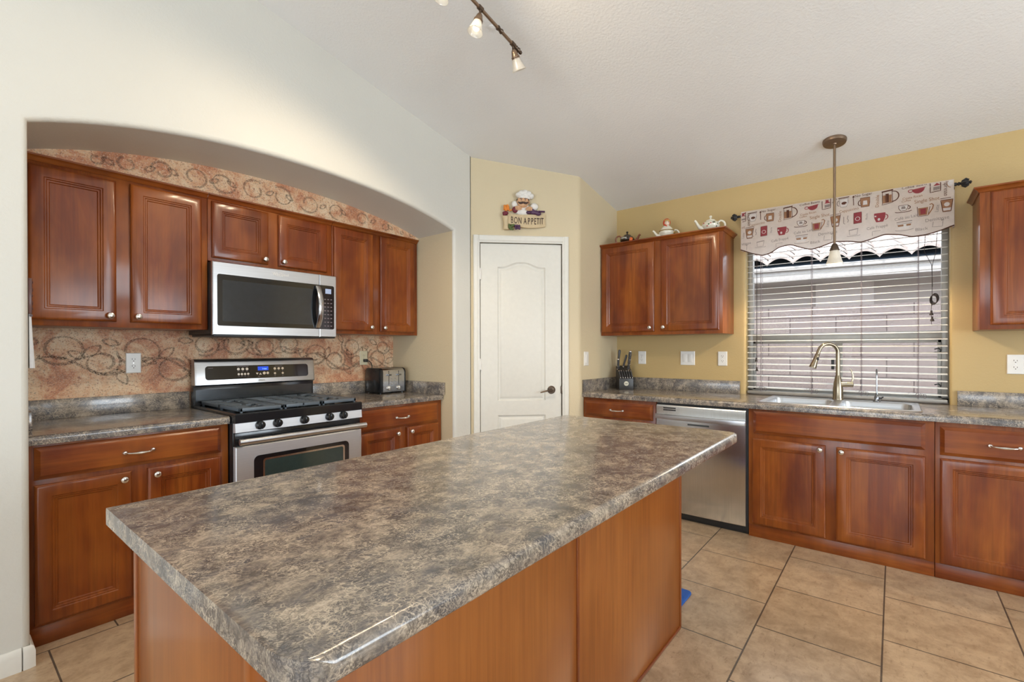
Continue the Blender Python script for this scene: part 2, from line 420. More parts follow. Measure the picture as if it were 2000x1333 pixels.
BASE = {}
def tag(o, label=None, cat=None, group=None, kind=None):
    if label: o['label'] = label
    if cat: o['category'] = cat
    if group: o['group'] = group
    if kind: o['kind'] = kind
    return o
def thing(name, loc, label, cat, group=None):
    o = bpy.data.objects.new(name, None); COL.objects.link(o); o.location = loc; o.empty_display_size = 0.05
    BASE[o] = Vector(loc); return tag(o, label, cat, group)
def obj(name, mb, mats, parent=None, smooth=35, base=None, label=None):
    bm = mb.bm; bm.transform(mb.T)
    bmesh.ops.recalc_face_normals(bm, faces=bm.faces)
    org = BASE[parent] if parent is not None else Vector(base if base is not None else (0, 0, 0))
    bm.transform(Matrix.Translation(-org))
    me = bpy.data.meshes.new(name); bm.to_mesh(me); bm.free()
    for m in (mats if isinstance(mats, (list, tuple)) else [mats]): me.materials.append(M[m] if isinstance(m, str) else m)
    if smooth: me.shade_smooth(); me.set_sharp_from_angle(angle=radians(smooth))
    o = bpy.data.objects.new(name, me); COL.objects.link(o); BASE[o] = org
    if parent is not None: o.parent = parent
    else: o.location = org
    if label: o['label'] = label
    return o
def struct(name, mb, mats, parent=None, **kw):
    o = obj(name, mb, mats, parent, **kw)
    if parent is None: o['kind'] = 'structure'
    return o
def copy_tree(o, parent=None):
    c = o.copy(); COL.objects.link(c); BASE[c] = BASE[o]
    if parent is not None: c.parent = parent
    for ch in list(o.children): copy_tree(ch, c)
    return c
def wpt(T, u, v, z): return T @ Vector((u, v, z))
def arcpts(cx, cy, r, a0, a1, n): return [(cx+r*cos(radians(a0+(a1-a0)*k/n)), cy+r*sin(radians(a0+(a1-a0)*k/n))) for k in range(n+1)]
def rrect(x0, x1, y0, y1, r, n=5):
    return arcpts(x1-r, y0+r, r, -90, 0, n)+arcpts(x1-r, y1-r, r, 0, 90, n)+arcpts(x0+r, y1-r, r, 90, 180, n)+arcpts(x0+r, y0+r, r, 180, 270, n)

# ================================================================== THE SETTING
XA, YA = -3.6, -3.2            # far walls behind the camera
f = MB(); f.box(XA-0.1, 4.14, YA-0.1, 3.45, -0.08, 0.0); struct('floor', f, 'floor')
c = MB()
c.loft([[(XA-0.1, y, ceil_z(XA-0.1)), (4.17, y, ceil_z(4.17)), (4.17, y, ceil_z(4.17)+0.12), (XA-0.1, y, ceil_z(XA-0.1)+0.12)] for y in (YA-0.1, 3.6)])
struct('ceiling', c, 'ceiling', smooth=None)

# --- left wall with the arched niche
ARX = np.array([0.247, 0.389, 0.555, 0.746, 0.966, 1.222, 1.525, 1.889, 2.1, 2.335, 2.525])
ARZ = np.array([2.116, 2.17, 2.208, 2.239, 2.265, 2.280, 2.280, 2.259, 2.231, 2.184, 2.137])
_pf = np.polyfit(ARX, ARZ, 4)
def arch_z(x): return float(np.polyval(_pf, x))
N = 44
path = [(NXL, 0.0), (NXL, 1.0)]+[(NXL+(NXR-NXL)*k/N, arch_z(NXL+(NXR-NXL)*k/N)) for k in range(N+1)]+[(NXR, 1.0), (NXR, 0.0)]
nor = []
for i in range(len(path)):
    if i < 2: n = (-1, 0)
    elif i >= len(path)-2: n = (1, 0)
    else:
        a, b = path[max(i-1, 2)], path[min(i+1, len(path)-3)]
        d = Vector((b[0]-a[0], b[1]-a[1])).normalized(); n = (-d.y, d.x)
        if i == 2: n = (-0.85, 0.75)
        if i == len(path)-3: n = (0.85, 0.75)
    nor.append(n)
RB = 0.022
w = MB()
rows = []
for k in range(6):
    a = pi/2*k/5
    rows.append([(p[0]+n[0]*RB*(1-sin(a)), YF+RB*(1-cos(a)), p[1]+(n[1]*RB*(1-sin(a)))) for p, n in zip(path, nor)])
rows.append([(p[0], YB, p[1]) for p in path])
w.loft(rows[:6], cap=False, closed=False)
w.loft([r[2:-2] for r in rows[5:]], cap=False, closed=False)
w.mi = 1  # jambs stay cream, without the daylight tint painted into the front
w.loft([r[:3] for r in rows[5:]], cap=False, closed=False); w.loft([r[-3:] for r in rows[5:]], cap=False, closed=False)
w.mi = 0
r0 = rows[0]
xl, xr = r0[0][0], r0[-1][0]
top = lambda x: (x, YF, ceil_z(x)+0.02)
w.poly([(XA, YF, 0), (xl, YF, 0), (xl, YF, 1.0), r0[2], top(r0[2][0]), top(XA)])
for A, B in zip(r0[2:-3], r0[3:-2]): w.poly([A, B, top(B[0]), top(A[0])])
w.poly([(xr, YF, 0), (2.718, YF, 0), top(2.718), top(r0[-3][0]), r0[-3], (xr, YF, 1.0)])
struct('wall_left', w, ['wall_daylight_tint', 'wall_cream'], smooth=50)

# --- painted back of the niche: sponged stone colours with scrollwork
w = MB()
w.box(NXL-0.05, NXR+0.05, YB, YB+0.06, 0.0, 2.12)
BY = 3.022                     # painted board above the upper cabinets
xs = [NXL+(NXR-NXL)*k/30 for k in range(31)]
w.prism([(xs[0], 2.117)]+[(xs[-1], 2.117)]+[(x, arch_z(x)+0.004) for x in reversed(xs)], BY, BY+0.03, 'xz')
w.mi = 1
def ribbon(pts, wid, y):
    """flat painted stroke in the (x, z) plane"""
    A, B = [], []
    for i, p in enumerate(pts):
        a, b = pts[max(i-1, 0)], pts[min(i+1, len(pts)-1)]
        d = Vector((b[0]-a[0], b[1]-a[1])); d = d.normalized() if d.length > 0 else Vector((1, 0)); k = i/(len(pts)-1)
        h = wid*(0.40+0.60*abs(sin(pi*(0.15+k*1.6))))/2
        A.append((p[0]-d.y*h, y, p[1]+d.x*h)); B.append((p[0]+d.y*h, y, p[1]-d.x*h))
    w.strip(A, B)
def scroll(cx, cz, r, a0, turns, y, wid=0.016, sx=1.15, flip=1):
    n = int(26*abs(turns))+6; pts = []
    for k in range(n+1):
        t = k/n; a = radians(a0)+flip*2*pi*turns*t; rr = r*(1-0.45*t)
        pts.append((cx+rr*cos(a)*sx, cz+rr*sin(a)))
    ribbon(pts, wid, y)
def leafm(x, z, a, L, y):
    d = Vector((cos(a), sin(a))); n = Vector((-d.y, d.x))
    for s in (1, -1):
        ribbon([(x+d.x*L*t+n.x*s*L*0.22*sin(pi*t), z+d.y*L*t+n.y*s*L*0.22*sin(pi*t)) for t in [k/10 for k in range(11)]], 0.011, y)
rg = random.Random(11)
yb = YB-0.0007
for k, (x, z, r, a0, fl) in enumerate(((0.44, 1.235, .085, 200, 1), (0.60, 1.16, .07, 30, -1), (0.77, 1.225, .095, 180, 1), (0.93, 1.12, .085, 60, -1), (1.10, 1.26, .07, 240, 1), (1.27, 1.27, .075, 20, -1),
                                       (1.45, 1.25, .07, 150, 1), (1.63, 1.27, .07, 330, -1), (1.82, 1.20, .085, 200, 1), (1.98, 1.15, .08, 60, -1), (2.12, 1.255, .075, 140, 1), (2.17, 1.14, .05, 300, -1), (2.36, 1.16, .085, 120, 1), (2.42, 1.25, .06, 10, -1))):
    scroll(x, z, r, a0, 1.25, yb, flip=fl)
    leafm(x+r*0.9, z-r*0.5, rg.uniform(0.2, 1.2)*fl, 0.10, yb); leafm(x-r*1.0, z+r*0.35, rg.uniform(2.0, 3.4), 0.08, yb)
ribbon([(0.27+2.22*k/70, 1.13+0.055*sin(k*0.42)+0.02*sin(k*0.17)) for k in range(71)], 0.015, yb)
ya = BY-0.0007
for k, x in enumerate([0.52, 0.64, 0.79, 0.94, 1.08, 1.25, 1.42, 1.60, 1.80, 2.00, 2.20, 2.36]):
    zt = arch_z(x)-0.016; zc = (2.135+zt)/2; r = min(0.062, (zt-2.135)/2)
    if r > 0.012:
        scroll(x, zc, r, 40+k*75, 0.95, ya, 0.013, 1.1, 1 if k % 2 else -1)
        leafm(x+0.07, zc-0.01, 0.5 if k % 2 else 2.6, 0.055, ya)
struct('wall_niche', w, ['mural', 'scroll'], smooth=None)

# --- pantry wall (45 degrees) and the short return wall, one rounded run
w = MB()
def bull(p, a, b, r=0.02, n=5):
    """round the corner p of the path a-p-b"""
    p, a, b = Vector(p), Vector(a), Vector(b); A = p+(a-p).normalized()*r; B = p+(b-p).normalized()*r
    return [tuple(A*(1-t)**2+p*2*t*(1-t)+B*t**2) for t in [k/n for k in range(n+1)]]
P0, P1, P2, P3 = (2.70, YF), (2.718, YF), (3.337, 1.987), (4.06, 1.987)
pl = [P0]+bull(P1, P0, P2, 0.012)+bull(P2, P1, P3, 0.025)+[P3]
ds0, ds1, dzt = 0.055, 0.735, 2.085         # door opening along the pantry wall
def onwall(u): return (2.718+u*q_, YF-u*q_)
# the run left of the door, above it, and right of it
i_l = [p for p in pl if p[0] < onwall(ds0)[0]]+[onwall(ds0)]
i_m = [onwall(ds0), onwall(ds1)]
i_r = [onwall(ds1)]+[p for p in pl if p[0] > onwall(ds1)[0]]
for pts, zb in ((i_l, 0.0), (i_m, dzt), (i_r, 0.0)):
    w.strip([(x, y, zb) for x, y in pts], [(x, y, ceil_z(x)+0.02) for x, y in pts])
D = Vector((q_, q_, 0))*0.12
for u in (ds0, ds1):
    x, y = onwall(u); w.poly([(x, y, 0), (x, y, dzt), (x+D.x, y+D.y, dzt), (x+D.x, y+D.y, 0)])
x, y = onwall(ds0); x2, y2 = onwall(ds1)
w.poly([(x, y, dzt), (x2, y2, dzt), (x2+D.x, y2+D.y, dzt), (x+D.x, y+D.y, dzt)])
w.poly([(x+D.x, y+D.y, 0), (x2+D.x, y2+D.y, 0), (x2+D.x, y2+D.y, dzt), (x+D.x, y+D.y, dzt)])
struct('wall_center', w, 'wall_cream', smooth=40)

# --- sink wall with the window opening
WY0, WY1, WZ0, WZ1 = -0.272, 0.897, 0.838, 2.06
w = MB(); tz = ceil_z(X0)+0.02; TH = 0.15
rb = 0.018
def face_sink(y0, y1, z0, z1): w.poly([(X0, y0, z0), (X0, y1, z0), (X0, y1, z1), (X0, y0, z1)])
face_sink(YA, WY0-rb, 0, tz); face_sink(WY1+rb, Y1+0.02, 0, tz); face_sink(WY0-rb, WY1+rb, WZ1+rb, tz); face_sink(WY0-rb, WY1+rb, 0, WZ0-rb)
ro = []
for k in range(5):
    a = pi/2*k/4; e = rb*(1-sin(a)); xx = X0+rb*(1-cos(a))
    ro.append([(xx, WY0-e, WZ0-e), (xx, WY1+e, WZ0-e), (xx, WY1+e, WZ1+e), (xx, WY0-e, WZ1+e)])
ro.append([(X0+TH, WY0, WZ0), (X0+TH, WY1, WZ0), (X0+TH, WY1, WZ1), (X0+TH, WY0, WZ1)])
w.loft(ro, cap=False)
# outer skin, so that the wall has a real thickness
for y0, y1, z0, z1 in ((YA, WY0, 0, tz), (WY1, 3.5, 0, tz), (WY0, WY1, WZ1, tz), (WY0, WY1, 0, WZ0)):
    w.poly([(X0+TH, y0, z0), (X0+TH, y1, z0), (X0+TH, y1, z1), (X0+TH, y0, z1)])
struct('wall_right', w, 'wall_lamplight_tint', smooth=40)

# --- walls behind the camera, with the glazed openings that light the room
def wall_open(name, T, L, H, holes, mat, skew=None):
    w = MB(T); us = sorted({0.0, L}|{u for h in holes for u in h[:2]})
    for a, b in zip(us, us[1:]):
        hs = [h for h in holes if h[0] <= a and h[1] >= b]
        za, zb = H(a), H(b)
        if not hs: w.poly([(a, 0, 0), (b, 0, 0), (b, 0, zb), (a, 0, za)])
        for h in hs:
            if h[2] > 0: w.poly([(a, 0, 0), (b, 0, 0), (b, 0, h[2]), (a, 0, h[2])])
            w.poly([(a, 0, h[3]), (b, 0, h[3]), (b, 0, zb), (a, 0, za)])
    struct(name, w, mat, smooth=None)
TRr = Matrix(((0, 1, 0, XA), (1, 0, 0, YA), (0, 0, 1, 0), (0, 0, 0, 1)))        # rear wall: u = +y from YA
TSd = Matrix(((1, 0, 0, XA), (0, 1, 0, YA), (0, 0, 1, 0), (0, 0, 0, 1)))        # side wall: u = +x from XA
rear_h = [(0.65, 1.75, 0.45, 2.25), (2.5, 5.1, 0.06, 2.12)]
side_h = [(1.4, 3.2, 0.7, 2.2), (4.6, 6.4, 0.7, 2.2)]
wall_open('wall_rear', TRr, YF-YA, lambda u: ceil_z(XA)+0.02, rear_h, 'wall_daylight_tint')
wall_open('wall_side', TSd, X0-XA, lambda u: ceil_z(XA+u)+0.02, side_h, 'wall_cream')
def frame_rect(w, u0, u1, z0, z1, t, v0, v1):
    w.box(u0, u0+t, v0, v1, z0, z1, 0.004); w.box(u1-t, u1, v0, v1, z0, z1, 0.004)
    w.box(u0+t, u1-t, v0, v1, z0, z0+t, 0.004); w.box(u0+t, u1-t, v0, v1, z1-t, z1, 0.004)
for k, (T, h, n) in enumerate(((TRr, rear_h[0], 1), (TRr, rear_h[1], 2), (TSd, side_h[0], 2), (TSd, side_h[1], 2))):
    w = MB(T); wd = (h[1]-h[0])/n
    for i in range(n): frame_rect(w, h[0]+i*wd, h[0]+(i+1)*wd, h[2], h[3], 0.06, -0.04, 0.02)
    struct('window_%d' % (k+2), w, 'white_trim')

# --- baseboards, seen at the foot of the arch wall's left pier
def baseboard(path2, name):
    w = MB(); ro = []
    for (x, y), (nx, ny) in path2:
        ro.append([(x+nx*d, y+ny*d, z) for d, z in ((0, 0), (0.014, 0), (0.014, 0.062), (0.010, 0.078), (0.004, 0.085), (0, 0.085))])
    w.loft(ro); return struct(name, w, 'white_trim')
baseboard([((XA, YF), (0, -1)), ((0.222, YF), (0, -1))], 'baseboard_left')
baseboard([((0.226, YF), (0, -1)), ((NXL-0.004, YF), (0.05, -1)), ((NXL, YF+0.004), (1, -0.9)), ((NXL, 2.715), (1, 0))], 'baseboard_pier')

# --- pantry door, casing, hinges and lever
w = MB(TD)
for u0, u1, z0, z1 in ((0.012, 0.062, 0, 2.137), (0.728, 0.780, 0, 2.137)):
    w.prism([(u0, 0), (u0, 0.012), (u0+0.008, 0.017), (u1-0.018, 0.017), (u1-0.010, 0.011), (u1, 0.009), (u1, 0)] if u0 < 0.3 else [(u0, 0), (u0, 0.009), (u0+0.010, 0.011), (u0+0.018, 0.017), (u1-0.008, 0.017), (u1, 0.012), (u1, 0)], z0, z1, 'xy')
w.prism([(0, 2.080), (0.009, 2.080), (0.011, 2.090), (0.017, 2.098), (0.017, 2.129), (0.012, 2.137), (0, 2.137)], 0.060, 0.730, 'yz')
# door stop behind the slab
w.box(0.056, 0.082, -0.075, -0.042, 0, 2.083); w.box(0.712, 0.734, -0.075, -0.042, 0, 2.083); w.box(0.082, 0.712, -0.075, -0.042, 2.060, 2.083)
struct('trim_1', w, 'white_trim', smooth=30)

w = MB(TD)
DU0, DU1, DZ0, DZ1, DV = 0.068, 0.720, 0.012, 2.071, -0.004
def panel_outline(u0, u1, z0, z1, rise, ins, n=24):
    pts = [(u0+ins, z0+ins), (u1-ins, z0+ins)]
    for k in range(n+1):
        t = 1-k/n; x = (u0+ins)+(u1-u0-2*ins)*t
        s_ = min(1, max(0, (abs(t-0.5)-0.06)/0.36)); bump_ = rise*(1-(3*s_*s_-2*s_*s_*s_))
        pts.append((x, z1-ins+bump_*(1-ins*2)))
    return pts
panels = [(0.204, 0.592, 0.815, 1.888, 0.040), (0.204, 0.592, 0.14, 0.700, 0.0)]
b = bmesh.new()
def loop(pts, v): return [b.verts.new((x, v, z)) for x, z in pts]
outer = loop([(DU0, DZ0), (DU1, DZ0), (DU1, DZ1), (DU0, DZ1)], DV)
edges = [b.edges.new((outer[k], outer[(k+1) % 4])) for k in range(4)]
inner = []
for p in panels:
    lp = loop(panel_outline(*p, 0.0), DV); inner.append(lp); edges += [b.edges.new((lp[k], lp[(k+1) % len(lp)])) for k in range(len(lp))]
bmesh.ops.triangle_fill(b, use_beauty=True, use_dissolve=False, edges=edges)
for p, lp in zip(panels, inner):
    prev = lp
    for ins, dv in ((0.005, -0.006), (0.011, -0.011), (0.019, -0.011), (0.034, -0.002), (0.038, -0.001)):
        cur = loop(panel_outline(*p, ins), DV+dv)
        for k in range(len(cur)): b.faces.new((prev[k], prev[(k+1) % len(cur)], cur[(k+1) % len(cur)], cur[k]))
        prev = cur
    b.faces.new(prev)
back = loop([(DU0, DZ0), (DU1, DZ0), (DU1, DZ1), (DU0, DZ1)], DV-0.035)
for k in range(4): b.faces.new((outer[k], outer[(k+1) % 4], back[(k+1) % 4], back[k]))
b.faces.new(back)
w.add(b)
door = struct('door_1', w, 'door_white', smooth=25)
for z in (1.83, 1.11, 0.28):
    h = MB(TD); h.cyl((0.068, 0.004, z-0.045), (0.068, 0.004, z+0.045), 0.0065, seg=10); h.box(0.060, 0.076, -0.002, 0.001, z-0.045, z+0.045)
    obj('hinge', h, 'white_plastic', door)
h = MB(TD)
HU, HZ = 0.640, 0.900
h.lathe([(0, 0.010), (0.014, 0.010), (0.020, 0.008), (0.026, 0.009), (0.031, 0.006), (0.033, 0.0), (0, 0.0)], (HU, DV, HZ), (0, 1, 0), 28)
h.cyl((HU, DV+0.008, HZ), (HU, DV+0.05, HZ), 0.010)
h.tube([(HU+0.004, DV+0.050, HZ), (HU-0.02, DV+0.052, HZ-0.001), (HU-0.05, DV+0.052, HZ-0.005), (HU-0.08, DV+0.050, HZ-0.012), (HU-0.098, DV+0.048, HZ-0.018)], [0.010, 0.010, 0.009, 0.009, 0.006], 10, 0.7)
obj('door_handle', h, 'bronze', door)
h = MB(TD); h.box(0.716, 0.7285, -0.012, 0.004, HZ-0.030, HZ+0.030, 0.002); obj('strike_plate', h, 'bronze', door)

# --- the sink window
w = MB()
fx0, fx1 = X0+0.085, X0+0.135
def fr(y0, y1, z0, z1, x0=fx0, x1=fx1): w.box(x0, x1, y0, y1, z0, z1, 0.003)
fr(WY0, WY0+0.035, WZ0+0.04, WZ1); fr(WY1-0.035, WY1, WZ0+0.04, WZ1); fr(WY0, WY1, WZ1-0.035, WZ1); fr(WY0, WY1, WZ0+0.04, WZ0+0.075)
fr(WY0+0.03, WY1-0.03, 1.285, 1.345)                       # transom bar
fr(0.285, 0.325, WZ0+0.075, 1.29, fx0+0.005, fx1-0.005)    # meeting stile of the lower slider
win = struct('window_1', w, 'alum')
for y0, y1, z0, z1, x in ((WY0+0.03, WY1-0.03, 1.34, WZ1-0.03, fx0+0.03), (WY0+0.03, 0.29, 0.91, 1.29, fx0+0.022), (0.32, WY1-0.03, 0.91, 1.29, fx0+0.034)):
    g = MB(); g.box(x, x+0.004, y0, y1, z0, z1); obj('glass_pane', g, 'glass', win, smooth=None)
g = MB()
frame = [(0.29, WY1-0.03), (WY0+0.03, 0.32)]
for y0, y1 in frame:
    for a, b_ in ((y0, y0+0.022), (y1-0.022, y1)): g.box(fx0+0.012, fx0+0.046, a, b_, 0.91, 1.29, 0.002)
    g.box(fx0+0.012, fx0+0.046, y0, y1, 0.91, 0.932, 0.002); g.box(fx0+0.012, fx0+0.046, y0, y1, 1.268, 1.29, 0.002)
obj('slider_sash', g, 'alum', win)
g = MB()
g.box(fx0-0.012, fx0+0.012, 0.332, 0.350, 1.08, 1.16, 0.003)
obj('sash_latch', g, 'black_matte', win)

for z in (1.215, 0.985):
    g = MB(); g.tube([(fx0-0.002, -0.205, z+0.010), (fx0-0.010, -0.222, z+0.016), (fx0-0.012, -0.234, z+0.004), (fx0-0.010, -0.228, z-0.012), (fx0-0.002, -0.205, z-0.010)], 0.004, 8); obj('finger_pull', g, 'black_matte', win)

# ================================================================== CABINETS
def door_bm(T, u0, u1, z0, z1, v, t=0.020):
    m = MB(T)
    m.rings(u0, u1, z0, z1, [(0, v), (0, v+t-0.007), (0.003, v+t-0.004), (0.007, v+t-0.0015), (0.012, v+t), (0.050, v+t), (0.0535, v+t-0.004), (0.0585, v+t-0.0042), (0.062, v+t-0.009), (0.068, v+t-0.0095), (0.0715, v+t-0.014), (0.20 if min(u1-u0, z1-z0) > 0.45 else 0.10, v+t-0.014)])
    return m
def drawer_bm(T, u0, u1, z0, z1, v, t=0.020):
    m = MB(T)
    m.rings(u0, u1, z0, z1, [(0, v), (0, v+t-0.012), (0.004, v+t-0.010), (0.016, v+t-0.002), (0.018, v+t), (0.05, v+t)])
    return m
def knob_bm(T, u, z, v):
    m = MB(T)
    m.lathe([(0, 0), (0.0075, 0), (0.006, 0.006), (0.0065, 0.012), (0.013, 0.016), (0.0155, 0.021), (0.0135, 0.026), (0.007, 0.029), (0, 0.0295)], (u, v, z), (0, 1, 0), 18)
    return m
def pull_bm(T, u, z, v, L=0.105):
    m = MB(T); h = L/2; pts = []; rs = []
    for k in range(21):
        t = -1+2*k/20; pts.append((u+t*h, v+0.008+0.022*(1-t**4), z-0.003*(1-t*t))); rs.append(0.0042+0.0028*math.exp(-(t/0.35)**2)-0.0007*abs(t))
    m.tube(pts, rs, 10)
    for s in (-1, 1): m.lathe([(0, 0), (0.011, 0), (0.0105, 0.004), (0.007, 0.009), (0, 0.011)], (u+s*h, v, z), (0, 1, 0), 16)
    return m
def cab_body(T, u0, u1, z0, z1, v, rails):
    """carcass with a face frame standing 2 mm proud; rails = openings (u0,u1,z0,z1) in the face"""
    m = MB(T)
    if rails == 'sink':      # open-topped carcass, so that the bowls hang inside it
        m.box(u0, u1, v-0.02, v, z0, z1, 0.0015); m.box(u0, u0+0.016, 0.003, v-0.02, z0, z1); m.box(u1-0.016, u1, 0.003, v-0.02, z0, z1); m.box(u0+0.016, u1-0.016, 0.003, v-0.02, z0, z0+0.016)
    else: m.box(u0, u1, 0.003, v, z0, z1, 0.0015)
    return m
def crown_bm(T, u0, u1, z, v, right=False, left=False):
    m = MB(T); prof = [(0, 0), (0.004, 0.0), (0.008, 0.006), (0.010, 0.010), (0.020, 0.018), (0.026, 0.021), (0.026, 0.029), (0, 0.029)]
    ue = u1+(0.026 if right else 0); us = u0-(0.026 if left else 0)
    rows = [[(u0-(d if left else 0), v+d, z+h) for d, h in prof], [(u1+(d if right else 0), v+d, z+h) for d, h in prof]]
    if right: rows.append([(u1+d, 0.003, z+h) for d, h in prof])
    if left: rows.insert(0, [(u0-d, 0.003, z+h) for d, h in prof])
    m.loft(rows); return m

def cabinet(name, T, u0, u1, z0, z1, v, label, cat, doors=(), drawers=(), crown=None, toe=False, group=None, pulls=True, hollow=None):
    """doors = (u0,u1,z0,z1,knob u,knob z); drawers = (u0,u1,z0,z1,has pull)"""
    t = thing(name, tuple(wpt(T, (u0+u1)/2, v/2, z0)), label, cat, group)
    obj('body', cab_body(T, u0, u1, z0, z1, v, hollow), 'wood', t)
    for d in doors:
        p = obj('door', door_bm(T, *d[:4], v), 'wood', t)
        if d[4] is not None: obj('knob', knob_bm(T, d[4], d[5], v+0.020), 'nickel', p)
    for d in drawers:
        p = obj('drawer' if d[4] else 'false_drawer_front', drawer_bm(T, *d[:4], v), 'wood_h', t)
        if d[4]: obj('drawer_pull', pull_bm(T, (d[0]+d[1])/2 if d[4] is True else d[4], (d[2]+d[3])/2-0.002, v+0.020), 'nickel', p)
    if crown: obj('crown_moulding', crown_bm(T, u0, u1, crown[0], v, crown[1], crown[2]), 'wood_h', t)
    if toe:
        m = MB(T); m.box(u0, u1, v-0.02, v-0.004, 0.0, toe, 0.002); obj('toe_kick', m, 'wood_h', t)
    return t

GU = 'upper cabinets in the arched niche'
VU = 0.325
cabinet('wall_cabinet', TR, NXL+0.004, 1.002, 1.343, 2.105, VU, 'large two-door cherry wall cabinet at the left end of the arched niche', 'cabinet',
        doors=((0.286, 0.595, 1.370, 2.073, 0.569, 1.399), (0.653, 0.970, 1.370, 2.076, 0.679, 1.399)), crown=(2.090, False, False))
cabinet('wall_cabinet', TR, 1.004, 1.764, 1.738, 2.105, VU, 'short two-door cherry wall cabinet directly above the microwave', 'cabinet',
        doors=((1.022, 1.334, 1.757, 2.080, 1.308, 1.785), (1.397, 1.724, 1.757, 2.082, 1.423, 1.785)), crown=(2.090, False, False))
cabinet('wall_cabinet', TR, 1.766, 2.519, 1.343, 2.105, VU, 'narrow-doored cherry wall cabinet above the toaster', 'cabinet',
        doors=((1.777, 2.092, 1.366, 2.085, 2.066, 1.394), (2.156, 2.484, 1.366, 2.088, 2.182, 1.394)), crown=(2.090, False, False))
VB = 0.610
cabinet('base_cabinet', TR, NXL+0.006, 1.002, 0.080, CT-CTH, VB, 'cherry base cabinet left of the stove', 'cabinet',
        doors=((0.273, 0.591, 0.092, 0.671, 0.560, 0.640), (0.652, 0.964, 0.092, 0.671, 0.683, 0.640)), drawers=((0.273, 0.964, 0.692, 0.828, True),), toe=0.080)
cabinet('base_cabinet', TR, 1.772, 2.519, 0.080, CT-CTH, VB, 'cherry base cabinet right of the stove, under the toaster', 'cabinet',
        doors=((1.790, 2.113, 0.092, 0.666, 2.084, 0.636), (2.177, 2.478, 0.092, 0.666, 2.206, 0.636)), drawers=((1.790, 2.478, 0.676, 0.820, True),), toe=0.080)

# sink wall
VS, VSB = 0.310, 0.610
cabinet('wall_cabinet', TS, -Y1+0.004, -0.982, 1.345, 2.108, VS, 'two-door cherry wall cabinet with teapots standing on its top', 'cabinet',
        doors=((-1.971, -1.503, 1.372, 2.098, -1.530, 1.402), (-1.447, -1.005, 1.372, 2.098, -1.419, 1.402)), crown=(2.100, True, False))
cabinet('wall_cabinet', TS, 0.372, 0.90, 1.333, 2.105, VS, 'cherry wall cabinet right of the window, cut by the picture edge', 'cabinet',
        doors=((0.414, 0.86, 1.358, 2.092, 0.830, 1.388),), crown=(2.097, False, True))
cabinet('base_cabinet', TS, -Y1+0.004, -1.370, 0.080, CT-CTH, VSB, 'cherry base cabinet in the corner, left of the dishwasher', 'cabinet',
        doors=((-1.968, -1.391, 0.092, 0.672, -1.418, 0.642),), drawers=((-1.968, -1.391, 0.693, 0.812, True),), toe=0.080)
cabinet('base_cabinet', TS, -0.742, 0.170, 0.080, CT-CTH, VSB, 'cherry sink base cabinet with two doors below the window', 'cabinet',
        doors=((-0.718, -0.319, 0.092, 0.648, -0.345, 0.622), (-0.265, 0.133, 0.092, 0.645, -0.239, 0.622)), drawers=((-0.712, 0.133, 0.680, 0.823, False),), toe=0.080, hollow='sink')
cabinet('base_cabinet', TS, 0.172, 0.692, 0.080, CT-CTH, VSB, 'cherry base cabinet at the right picture edge with one drawer', 'cabinet',
        doors=((0.191, 0.670, 0.085, 0.645, 0.640, 0.615),), drawers=((0.191, 0.670, 0.662, 0.815, True),), toe=0.080)

# ------------------------------------------------------------------ worktops
def nose(v0, v1, z0, z1, r=0.016):
    """section (v, z) of a worktop with a rolled front edge"""
    return [(v0, z0), (v0, z1)]+[(v1-r+r*sin(radians(a)), z1-r+r*cos(radians(a))) for a in range(0, 91, 15)]+[(v1-0.001, z0)]
def worktop(T, u0, u1, v0=0.0, v1=0.635):
    m = MB(T); P = nose(v0, v1, CT-CTH, CT); m.loft([[(u, v, z) for v, z in P] for u in (u0, u1)]); return m
def splash(m, u0, u1, v0, v1, z1=0.977):
    m.box(u0, u1, v0, v1, CT, z1, 0.002)
t = thing('countertop', tuple(wpt(TR, 0.62, 0.32, CT-CTH)), 'stone pattern countertop left of the stove', 'countertop')
obj('worktop', worktop(TR, NXL+0.003, 1.003, 0.003), 'laminate', t)
m = MB(TR); splash(m, NXL+0.022, 1.003, 0.003, 0.022); obj('backsplash', m, 'laminate', t)
m = MB(TR); splash(m, NXL+0.002, NXL+0.021, 0.003, 0.632); obj('side_splash', m, 'laminate', t)
t = thing('countertop', tuple(wpt(TR, 2.15, 0.32, CT-CTH)), 'stone pattern countertop right of the stove, carrying the toaster', 'countertop')
obj('worktop', worktop(TR, 1.767, NXR-0.003, 0.003), 'laminate', t)
m = MB(TR); splash(m, 1.767, NXR-0.022, 0.003, 0.022); obj('backsplash', m, 'laminate', t)
m = MB(TR); splash(m, NXR-0.021, NXR-0.002, 0.003, 0.655, 0.972); obj('side_splash', m, 'laminate', t)

SKY0, SKY1, SKX0, SKX1 = -0.125, 0.705, 3.425, 3.965          # sink rim
t = thing('countertop', tuple(wpt(TS, -0.6, 0.32, CT-CTH)), 'long stone pattern countertop along the window wall', 'countertop')
m = MB(TS); UE = 0.75
for u0, u1 in ((-Y1+0.003, -SKY1+0.012), (-SKY0-0.012, UE)):
    P = nose(0.003, 0.635, CT-CTH, CT); m.loft([[(u, v, z) for v, z in P] for u in (u0, u1)])
vf, vb = X0-SKX0-0.012, X0-SKX1+0.012
P = nose(vf, 0.635, CT-CTH, CT); m.loft([[(u, v, z) for v, z in P] for u in (-SKY1+0.012, -SKY0-0.012)])
m.box(-SKY1+0.012, -SKY0-0.012, 0.003, vb, CT-CTH, CT)
m.box(-WY1+0.002, -WY0-0.002, -0.085, 0.003, CT-CTH+0.001, CT)   # window ledge
obj('worktop', m, 'laminate', t)
